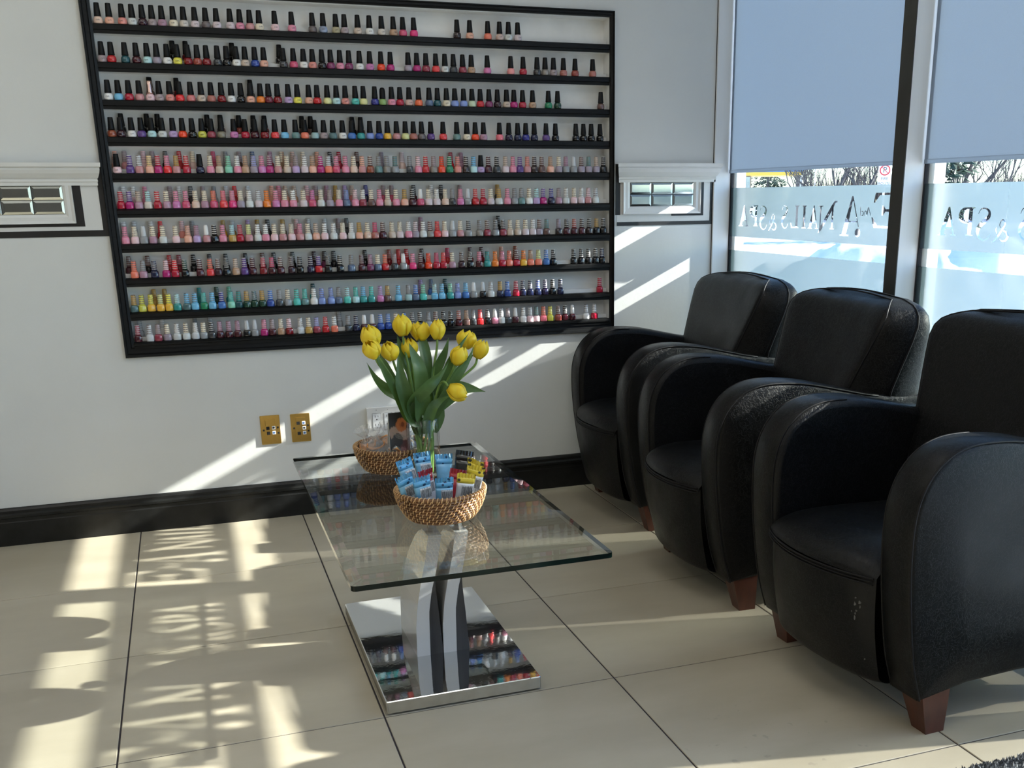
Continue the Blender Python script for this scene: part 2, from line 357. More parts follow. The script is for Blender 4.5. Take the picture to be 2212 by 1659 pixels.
LINE = [  # glyph, y at its reading start, z of baseline, height, width
    ('E', -1.215, 1.110, .116, .19), ('a', -1.022, 1.150, .028, .024), ('n', -0.998, 1.150, .028, .016), ('d', -0.979, 1.150, .028, .022),
    ('Q', -0.972, 1.078, .138, .128), ('N', -0.804, 1.099, .083, .105), ('A', -0.702, 1.098, .083, .072), ('I', -0.617, 1.098, .084, .029),
    ('L', -0.565, 1.098, .084, .058), ('S', -0.489, 1.098, .084, .050), ('&', -0.405, 1.089, .060, .066), ('S', -0.330, 1.090, .090, .062),
    ('P', -0.255, 1.098, .083, .070), ('A', -0.180, 1.096, .084, .084)]
def film_mesh(y0, y1, z0, z1, off, letters):
    """film sheet on the glass with the letters cut out; (y, z) plane at x = 0"""
    mb = MB(); outer = [(y1, z0), (y0, z0), (y0, z1), (y1, z1)]; holes = []; isl = []
    if letters:
        for g, ys, zb, h, w in LINE:
            polys, cnt, gw = G[g]
            tr = lambda q: (ys+q[0]/gw*w+off, zb+q[1]*h)
            holes += [[tr(q) for q in p] for p in polys]; isl += [[tr(q) for q in p] for p in cnt]
        holes.append([(y+off, z) for y, z in ell(-0.951, 1.091, .0165, .0150)])
        holes = [h for h in holes if min(q[0] for q in h) > y1+0.004 and max(q[0] for q in h) < y0-0.004]
    def fill(loops):
        vs = [Vector((0, a, b)) for l in loops for a, b in l]
        tris = tessellate_polygon([[Vector((a, b, 0)) for a, b in l] for l in loops])
        mb.add([v[:] for v in vs], tris)
    fill([outer]+holes)
    for i in isl: fill([i])
    return mb

ZSILL = 0.10; ZHEAD = 2.60
MULL = [-1.2585-1.281*k for k in range(4)]
edges = [(-0.012, MULL[0]+0.0305)] + [(MULL[k]-0.0305, MULL[k+1]+0.0305) for k in range(3)] + [(MULL[3]-0.0305, YR)]
LABELW = ['nearest the back wall', 'behind the middle and near armchairs', 'third along from the back wall', 'fourth along from the back wall', 'last before the rear wall']
for k, (ya, yb) in enumerate(edges):
    w = struct(empty('window_%d' % (k+1), (XG, (ya+yb)/2, 0)), ('shop window pane with frosted lettering, ' if k < 3 else 'clear shop window pane, ') + LABELW[k])
    ym = (ya+yb)/2
    P = lambda y: y-ym
    MB().box((0, P(yb)+0.004, ZSILL), (0.006, P(ya)-0.004, ZHEAD)).build('pane', M['pane'], w)
    off = -1.281*k
    if k < 3: film_mesh(P(ya)-0.004, P(yb)+0.004, 1.052, 1.252, off-ym, True).build('frosted_film', M['film'], w, (-0.0012, 0, 0))['label'] = 'frosted film band with clear cut-out lettering'
    if k < 3: film_mesh(P(ya)-0.004, P(yb)+0.004, ZSILL, 0.995, 0, False).build('frosted_film', M['film_low'] if k < 2 else M['film_door'], w, (-0.0012, 0, 0))['label'] = 'plain frosted film below the clear strip'
    gk = MB()
    gk.box((-0.004, P(ya)-0.006, ZSILL), (0.010, P(ya), ZHEAD)).box((-0.004, P(yb), ZSILL), (0.010, P(yb)+0.006, ZHEAD))
    gk.build('gasket', M['gasket'], w)
    ot = MB()
    ot.box((0.012, P(ya)-0.030, ZSILL), (0.055, P(ya), ZHEAD)).box((0.012, P(yb), ZSILL), (0.055, P(yb)+0.030, ZHEAD))
    ot.build('outer_stop', M['alu'], w)
    if k >= 2: continue
    rs = empty('roller_blind', (XG-0.012, ym, 1.312))
    bf_ = MB().box((-0.0006, P(yb)+0.008, 0.012), (0.0006, P(ya)-0.008, ZHEAD-1.312)).build('blind_fabric', M['blind'], rs)
    MB().box((-0.003, P(yb)+0.008, 0), (0.003, P(ya)-0.008, 0.013), bevel=0.001).build('hem_bar', M['blind'], bf_)
    MB().tube([(0, P(yb)+0.01, ZHEAD-1.312-0.02), (0, P(ya)-0.01, ZHEAD-1.312-0.02)], 0.018, 12).build('roller_tube', M['alu'], rs)
    tag(rs, ['blue-grey roller blind half lowered over the window by the back wall', 'blue-grey roller blind over the second window, behind the nearer armchairs',
             'roller blind over the third window from the back wall', 'roller blind over the fourth window from the back wall', 'roller blind over the window by the rear wall'][k], 'blind', 'roller blinds on the shop windows')
def frame_member(n, ya, yb, label):
    t = struct(empty('trim_%d' % n, (XF, (ya+yb)/2, 0)), label); d = abs(ya-yb)/2
    MB().box((0.002, -d, 0.0), (XG-XF+0.06, d, CEIL)).build('mullion_body', M['alu'], t)
    MB().box((-0.001, -d, 0.0), (0.0022, d, CEIL)).build('mullion_cap', M['alu_dark'], t)
for k, y in enumerate(MULL): frame_member(10+k, y+0.0305, y-0.0305, ordinal(k+1)+' upright window mullion from the back wall')
j = struct(empty('trim_20', (XF, 0, 0)), 'pale aluminium window jamb in the corner')
MB().box((0.0, -0.012, 0), (XG-XF+0.06, 0.0, CEIL)).build('jamb_body', M['alu'], j)
MB().box((-0.002, -0.003, 0.142), (0.0, 0.0, CEIL)).build('corner_joint', M['gasket'], j)
sl_ = struct(empty('trim_21', (XF, 0, 0)), 'low aluminium window sill behind the armchairs')
MB().box((0.0, YR, 0), (XG-XF+0.06, -0.012, ZSILL)).build('sill', M['alu'], sl_)
hd = struct(empty('trim_22', (XF, 0, 0)), 'window head under the ceiling')
MB().box((0.0, YR, ZHEAD), (XG-XF+0.06, -0.012, CEIL)).build('head', M['alu'], hd)

# ================================================================== fill light panels added under the ceiling, unseen above the frame
M['lamp'] = None  # glowing face of the added fill panels
def fill_mat():
    m, n, out = new_mat('fill_panel_emitter'); e = n.nodes.new('ShaderNodeEmission'); e.inputs[0].default_value = (1, 0.97, 0.92, 1)
    e.inputs[1].default_value = FILL_LIGHT/(1.16*0.56*pi); n.links.new(e.outputs[0], out.inputs[0]); return m
M['lamp'] = fill_mat()
n_ = 0
for (x, y) in [(-2.4, -1.6), (-0.4, -1.6), (1.5, -1.6), (-2.4, -3.4), (-0.4, -3.4), (1.5, -3.4), (-2.4, -5.2), (-0.4, -5.2), (1.5, -5.2)]:
    n_ += 1
    c = empty('fill_panel', (x, y, CEIL))  # invented panel that lifts the ambient light, not a known fixture
    fr = MB()
    for a, b in (((-.30, -.60, -.012), (.30, -.58, 0)), ((-.30, .58, -.012), (.30, .60, 0)), ((-.30, -.58, -.012), (-.28, .58, 0)), ((.28, -.58, -.012), (.30, .58, 0))): fr.box(a, b)
    fr.build('frame', M['white'], c)
    MB().box((-.28, -.58, -.008), (.28, .58, -.004)).build('fill_emitter', M['lamp'], c)
    tag(c, 'added ceiling fill light panel, %s counted from the left of the back row' % ordinal(n_), 'ceiling light', 'added fill light panels')

# ================================================================== moulding with mirror tiles on either side of the shelf
def corn_prof(): return [(0, 0), (-0.012, 0), (-0.012, 0.010), (-0.016, 0.014), (-0.013, 0.022), (-0.020, 0.026), (-0.032, 0.040), (-0.038, 0.052), (-0.038, 0.058), (-0.046, 0.062), (-0.048, 0.075), (0, 0.075)]
def cornice(mb, x0, x1, z, ret0, ret1):
    pr = corn_prof(); n = len(pr)
    def ring(x, s): return [(x + s*(-q[0])*0.5, q[0], z+q[1]) for q in pr]
    mb.loft([ring(x0, -ret0), ring(x1, ret1)], smooth=False)
def motif(n, fx0, fx1, panel_r, label, left_side):
    t = struct(empty('trim_%d' % n, (0, 0, 0)), label)
    fz0, fz1 = 1.150, 1.277
    # mirror tiles 3 x 2
    mx0, mx1, mz0, mz1 = fx0+0.033, fx1-0.030, 1.181, 1.277
    cw, ch = (mx1-mx0)/3, (mz1-mz0)/2
    MB().box((mx0, -0.004, mz0), (mx1, -0.001, mz1)).build('backing', M['black_band'], t)
    b = 0.008
    mb = MB(); W2, H2 = cw/2-0.0012, ch/2-0.0012
    v = [(-W2, 0, -H2), (W2, 0, -H2), (W2, 0, H2), (-W2, 0, H2), (-W2, -.001, -H2), (W2, -.001, -H2), (W2, -.001, H2), (-W2, -.001, H2), (-W2+b, -.0032, -H2+b), (W2-b, -.0032, -H2+b), (W2-b, -.0032, H2-b), (-W2+b, -.0032, H2-b)]
    f = [(4, 5, 9, 8), (5, 6, 10, 9), (6, 7, 11, 10), (7, 4, 8, 11), (8, 9, 10, 11), (0, 1, 5, 4), (1, 2, 6, 5), (2, 3, 7, 6), (3, 0, 4, 7), (0, 3, 2, 1)]
    me = mb.add(v, f).mesh('mirror_tile', M['mirror'])
    for i in range(3):
        for k in range(2):
            link('mirror_tile', me, t, (mx0+cw*(i+.5), -0.004, mz0+ch*(k+.5)))
    # white frame: mitred, stepped
    pf = [(0, 0.0), (0, -0.006), (0.010, -0.011), (0.022, -0.011), (0.031, -0.016), (0.033, -0.016), (0.033, 0.0)]
    fr = MB()
    def seg(c0, c1):  # loop of corner rows, inner -> outer
        fr.loft([c0, c1], smooth=False)
    s = 0.031/0.033
    BL = [(mx0-q[0], q[1], mz0-q[0]*s) for q in pf]; BR = [(mx1+q[0]*.91, q[1], mz0-q[0]*s) for q in pf]
    TL = [(mx0-q[0], q[1], mz1) for q in pf]; TR = [(mx1+q[0]*.91, q[1], mz1) for q in pf]
    seg(TL, BL); seg(BL, BR); seg(BR, TR)
    fr.build('mirror_frame', M['white'], t)
    # cornice
    cz = MB()
    if left_side: cornice(cz, -0.62, 0.280, 1.277, 0, 1)
    else: cornice(cz, 2.272, 2.7065, 1.277, 1, 1)
    cz.build('cornice', M['white'], t)
    bd = lambda nm, a, c, mat, d=0.0025: MB().box((a[0], -d, a[1]), (c[0], 0.0, c[1])).build(nm, mat, t)
    if left_side:
        bd('panel', (-0.62, 1.1255), (0.283, 1.277), M['white'], 0.0012)
        bd('black_band', (0.200, 1.139), (0.2265, 1.277), M['black_band'])
        bd('black_band', (-0.20, 1.139), (0.200, 1.150), M['black_band'])
        bd('black_band', (0.283, 1.104), (0.302, 1.352), M['black_band'])
        bd('black_band', (-0.62, 1.104), (0.283, 1.1255), M['black_band'])
    else:
        bd('panel', (2.262, 1.119), (2.694, 1.277), M['white'], 0.0012)
        bd('black_band', (2.643, 1.141), (2.663, 1.277), M['black_band'])
        bd('black_band', (2.512, 1.141), (2.643, 1.150), M['black_band'])
        bd('black_band', (2.694, 1.104), (2.706, 1.277), M['black_band'])
        bd('black_band', (2.262, 1.104), (2.694, 1.119), M['black_band'])
        bd('black_band', (2.255, 1.148), (2.276, 1.350), M['black_band'])
motif(30, -0.161, 0.199, 0.283, 'white wall moulding with mirror tiles left of the shelf', True)
motif(31, 2.285, 2.643, 2.694, 'white wall moulding with six mirror tiles beside the window', False)

# ================================================================== nail polish shelf (set into the wall)
TOP = [None, 1.9009] + [1.7722-.1212*(i-2) for i in range(2, 11)]
BOT = [None] + [TOP[i+1]+.030 for i in range(1, 10)] + [.7234]
NB = 0.062                                   # depth of the niche
sh = empty('polish_shelf', ((SX0+SX1)/2, 0, SZ0)); OX, OZ = (SX0+SX1)/2, SZ0
tag(sh, 'wide black-framed wall shelf with ten ledges full of nail polish', 'shelf')
def sbox(nm, x0, y0, z0, x1, y1, z1, mat, bev=0): return MB().box((x0-OX, y0, z0-OZ), (x1-OX, y1, z1-OZ), bevel=bev).build(nm, mat, sh)
sbox('back_panel', NX0, NB, NZ0, NX1, NB+0.01, NZ1, M['niche'])
sbox('side_panel', NX0, 0, NZ0, NX0+0.006, NB, NZ1, M['niche']); sbox('side_panel', NX1-0.006, 0, NZ0, NX1, NB, NZ1, M['niche'])
sbox('top_panel', NX0+0.006, 0, NZ1-0.006, NX1-0.006, NB, NZ1, M['niche'])
# frame: moulded profile (distance from the opening outwards, y)
fi = (SX0+0.0345, SX1-0.0175, 0.7234-0.004, 1.9009)      # inner edge x0 x1 z0 z1
def member(nm, ring_a, ring_b): return MB().loft([ring_a, ring_b], smooth=False).build(nm, M['black_wood'], sh)
def prof(w): return [(0, 0), (0, -0.010), (0.25*w, -0.013), (0.35*w, -0.009), (0.7*w, -0.011), (0.78*w, -0.017), (0.95*w, -0.018), (w, -0.012), (w, 0)]
wl, wr, wt, wbm = fi[0]-SX0, SX1-fi[1], SZ1-fi[3], fi[2]-SZ0
def corner(x, z, sx, sz, wx, wz): return [(x+sx*a[0]-OX, a[1], z+sz*b[0]-OZ) for a, b in zip(prof(wx), prof(wz))]
cBL = corner(fi[0], fi[2], -1, -1, wl, wbm); cBR = corner(fi[1], fi[2], 1, -1, wr, wbm)
cTL = corner(fi[0], fi[3], -1, 1, wl, wt); cTR = corner(fi[1], fi[3], 1, 1, wr, wt)
member('frame_side', cTL, cBL); member('frame_bottom', cBL, cBR); member('frame_side', cBR, cTR); member('frame_top', cTR, cTL)
# ten ledges: board with a rounded black front edge
for r in range(1, 11):
    z1 = BOT[r]; z0 = TOP[r+1] if r < 10 else 0.700
    lw = MB(); x0, x1 = NX0+0.0062-OX, NX1-0.0062-OX
    fy = -0.0045 if r < 6 else (-0.012 if r < 10 else -0.018); fb = 0.0015 if r < 6 else 0.010
    pr = [(NB, z1-OZ), (fy+fb, z1-OZ), (fy, z1-0.006*(1 if r > 5 else .3)-OZ), (fy, z0+0.012-OZ), (fy+0.004, z0+0.010-OZ), (fy+0.004, z0-OZ), (0.010, z0-OZ), (0.010, z1-0.010-OZ), (NB, z1-0.010-OZ)]
    lw.prism(pr, 'x', fi[0]+0.0005-OX, fi[1]-0.0005-OX)
    lg = lw.build('ledge', M['black_wood'], sh)
    MB().box((NX0+0.007-OX, 0.0292, z1-OZ), (NX1-0.007-OX, NB, z1+0.0150-OZ)).build('rear_step', M['niche'], lg)
    MB().box((NX0+0.007-OX, 0.011, z0-OZ+0.001), (NX1-0.007-OX, NB, z1-0.0102-OZ)).build('ledge_underside', M['niche'], lg)

# ================================================================== nail polish bottles
PAL = dict(amber='d9a53a', apricot='e0b98a', beige='b7a698', black='0c0c10', blue='3a66a8', brick='8a4038', bright_red='c8282c', brown='5c4440', burgundy='601c2c', charcoal='34363a', coral='e0705a', coral_orange='e0623c', coral_pink='dc6a78', coral_red='cc3c40', cream='d2c8b4', crimson='9c1830', dark_brown='2c2020', dark_green='14382a', dark_plum='301824', dark_purple='221a38', dark_red='70141c', dark_rose='843444', dark_taupe='5a5254', dark_teal='1c4850', dusty_beige='bda49c', dusty_rose='b07c80', gold='a88848', green='1e7450', grey='85888c', grey_aqua='8aa8ac', grey_blue='7c88a0', grey_mauve='8c8290', grey_taupe='7c7670', grey_teal='5c7c7c', hot_pink='cc3070', indigo='2c2c78', ivory='dcdad2', lavender='9498c4', leaf_green='7c9c5c', lilac='a890bc', lime_yellow='b8b848', magenta='a02068', maroon='3e141e', mauve='a07c90', mint='78b8a0', navy='1a1e3c', olive_beige='9c9478', olive_taupe='747060', orange='e07428', orange_red='d84020', orchid='b870a4', orchid_pink='c06c9c', pale_aqua='a4c8cc', pale_beige='c0b8b0', pale_green='b0c0a4', pale_grey='bcc0c0', pale_lime='c4c88c', pale_mauve='c2b4ba', pale_pink='d4b4ba', pale_yellow='cccc90', peach='d8a08c', peach_beige='ccb0a0', periwinkle='7488c0', pink='cc8098', plum='6c2850', purple='543878', red='ac2028', rose='b84868', royal_blue='24408c', rust='80402c', salmon='c88078', salmon_brown='9c6058', salmon_pink='d48888', salmon_rose='bc6c6c', silver='b8bcc0', sky_blue='68a8cc', slate_blue='50607c', slate_teal='486468', tan='a88870', taupe='94868a', teal='2c8484', turquoise='4cb0a8', white='dfe2e0', yellow='d8cc50')
def pcol(n): return hexc(PAL[n], 1.4)
def obj_colour_mat(name, rough, coat, stripes=False):
    m, n, out = new_mat(name); L = n.links.new
    p = n.nodes.new('ShaderNodeBsdfPrincipled'); L(p.outputs[0], out.inputs[0]); oi = n.nodes.new('ShaderNodeObjectInfo')
    p.inputs['Roughness'].default_value = rough; p.inputs['Coat Weight'].default_value = coat; p.inputs['Coat Roughness'].default_value = 0.04
    if not stripes: L(oi.outputs['Color'], p.inputs['Base Color']); return m
    tc = n.nodes.new('ShaderNodeTexCoord'); sx = n.nodes.new('ShaderNodeSeparateXYZ'); L(tc.outputs['Object'], sx.inputs[0])
    a = n.nodes.new('ShaderNodeMath'); a.operation = 'MULTIPLY_ADD'; a.inputs[1].default_value = 2*pi/0.0073; a.inputs[2].default_value = 0.6; L(sx.outputs['Z'], a.inputs[0])
    s = n.nodes.new('ShaderNodeMath'); s.operation = 'SINE'; L(a.outputs[0], s.inputs[0])
    g = n.nodes.new('ShaderNodeMapRange'); g.inputs[1].default_value = 0.15; g.inputs[2].default_value = 0.45; L(s.outputs[0], g.inputs[0])
    bw = n.nodes.new('ShaderNodeRGBToBW'); L(oi.outputs['Color'], bw.inputs[0])
    lt = n.nodes.new('ShaderNodeMath'); lt.operation = 'GREATER_THAN'; lt.inputs[1].default_value = 0.22; L(bw.outputs[0], lt.inputs[0])
    pick = n.nodes.new('ShaderNodeMix'); pick.data_type = 'RGBA'; L(lt.outputs[0], pick.inputs[0]); pick.inputs[6].default_value = (0.62, 0.60, 0.58, 1); pick.inputs[7].default_value = (0.20, 0.17, 0.16, 1)
    t = n.nodes.new('ShaderNodeTexNoise'); t.inputs['Scale'].default_value = 260; t.inputs['Detail'].default_value = 1; L(tc.outputs['Object'], t.inputs['Vector'])
    g2 = n.nodes.new('ShaderNodeMath'); g2.operation = 'MULTIPLY'; ga = n.nodes.new('ShaderNodeMath'); ga.operation = 'MULTIPLY'; ga.inputs[1].default_value = 1.6; L(g.outputs[0], ga.inputs[0]); L(ga.outputs[0], g2.inputs[0]); L(t.outputs[0], g2.inputs[1])
    mx = n.nodes.new('ShaderNodeMix'); mx.data_type = 'RGBA'; L(g2.outputs[0], mx.inputs[0]); L(oi.outputs['Color'], mx.inputs[6]); L(pick.outputs[2], mx.inputs[7])
    L(mx.outputs[2], p.inputs['Base Color']); return m
M['polish'] = obj_colour_mat('polish_in_glass', 0.16, 0.8)
M['cap_print'] = obj_colour_mat('printed_cap', 0.3, 0.3, True)
M['cap_plain'] = obj_colour_mat('plain_cap', 0.32, 0.2)
M['cap_black'] = pm('black_plastic_cap', (0.0045, 0.0050, 0.0055, 1), 0.38, nscale=120, namount=0.2, spec=0.25)
M['cap_metal'] = pm('rose_gold_cap', (0.75, 0.52, 0.46, 1), 0.15, 1.0, nscale=60, namount=0.05)
M['ink'] = pm('dark_print', (0.03, 0.026, 0.03, 1), 0.5, nscale=50, namount=0.1)
# squat round bottle with a long tapered cap
rb = MB().lathe([(0.0122, 0), (0.0140, 0.0012), (0.0152, 0.006), (0.0153, 0.012), (0.0144, 0.0175), (0.0118, 0.0212), (0.0085, 0.0228)], 16).mesh('bottle_body', M['polish'])
rc = MB().lathe([(0.0098, 0.0228), (0.0116, 0.0240), (0.0113, 0.028), (0.0095, 0.052), (0.0086, 0.0646), (0.0078, 0.0656)], 14).mesh('cap', M['cap_black'])
rcm = rc.copy(); rcm.materials.clear(); rcm.materials.append(M['cap_metal'])
rcr = MB().lathe([(0.0098, 0.0228), (0.0116, 0.0240), (0.0113, 0.028), (0.0108, 0.048), (0.0100, 0.056), (0.0072, 0.0610), (0.003, 0.0625)], 14).mesh('cap', M['cap_black'])
# square-shouldered gel bottle with a printed cap, and one with a smooth cap
gb_ = MB().lathe([(0.0126, 0), (0.0136, 0.0012), (0.0138, 0.004), (0.0135, 0.0190), (0.0120, 0.0232), (0.0092, 0.0246), (0.0085, 0.0250)], 16, sq=3.6).mesh('bottle_body', M['polish'])
gc_prof = [(0.0088, 0.0250), (0.0099, 0.0254), (0.0098, 0.0300), (0.0094, 0.0302), (0.0086, 0.0570), (0.0083, 0.0602), (0.0074, 0.0615)]
gc_ = MB().lathe(gc_prof, 14).mesh('cap', M['cap_print'])
gp_ = MB().lathe([(0.0088, 0.0250), (0.0096, 0.0254), (0.0090, 0.034), (0.0074, 0.056), (0.0064, 0.0600), (0.0045, 0.0615)], 14).mesh('cap', M['cap_plain'])
opi = text_mesh('brand_print', 'OPI', 0.0072, M['ink'], spacing=1.1)
LIGHT = {'peach_beige', 'peach', 'cream', 'pale_beige', 'pale_mauve', 'pale_grey', 'ivory', 'beige', 'tan', 'pale_pink', 'pink', 'taupe', 'pale_aqua', 'white', 'yellow', 'dusty_beige', 'olive_beige', 'orchid', 'salmon', 'lilac', 'mauve', 'grey_blue', 'lime_yellow', 'turquoise'}
ROWN = [None, 'top', 'second', 'third', 'fourth', 'fifth', 'sixth', 'seventh', 'eighth', 'ninth', 'bottom']
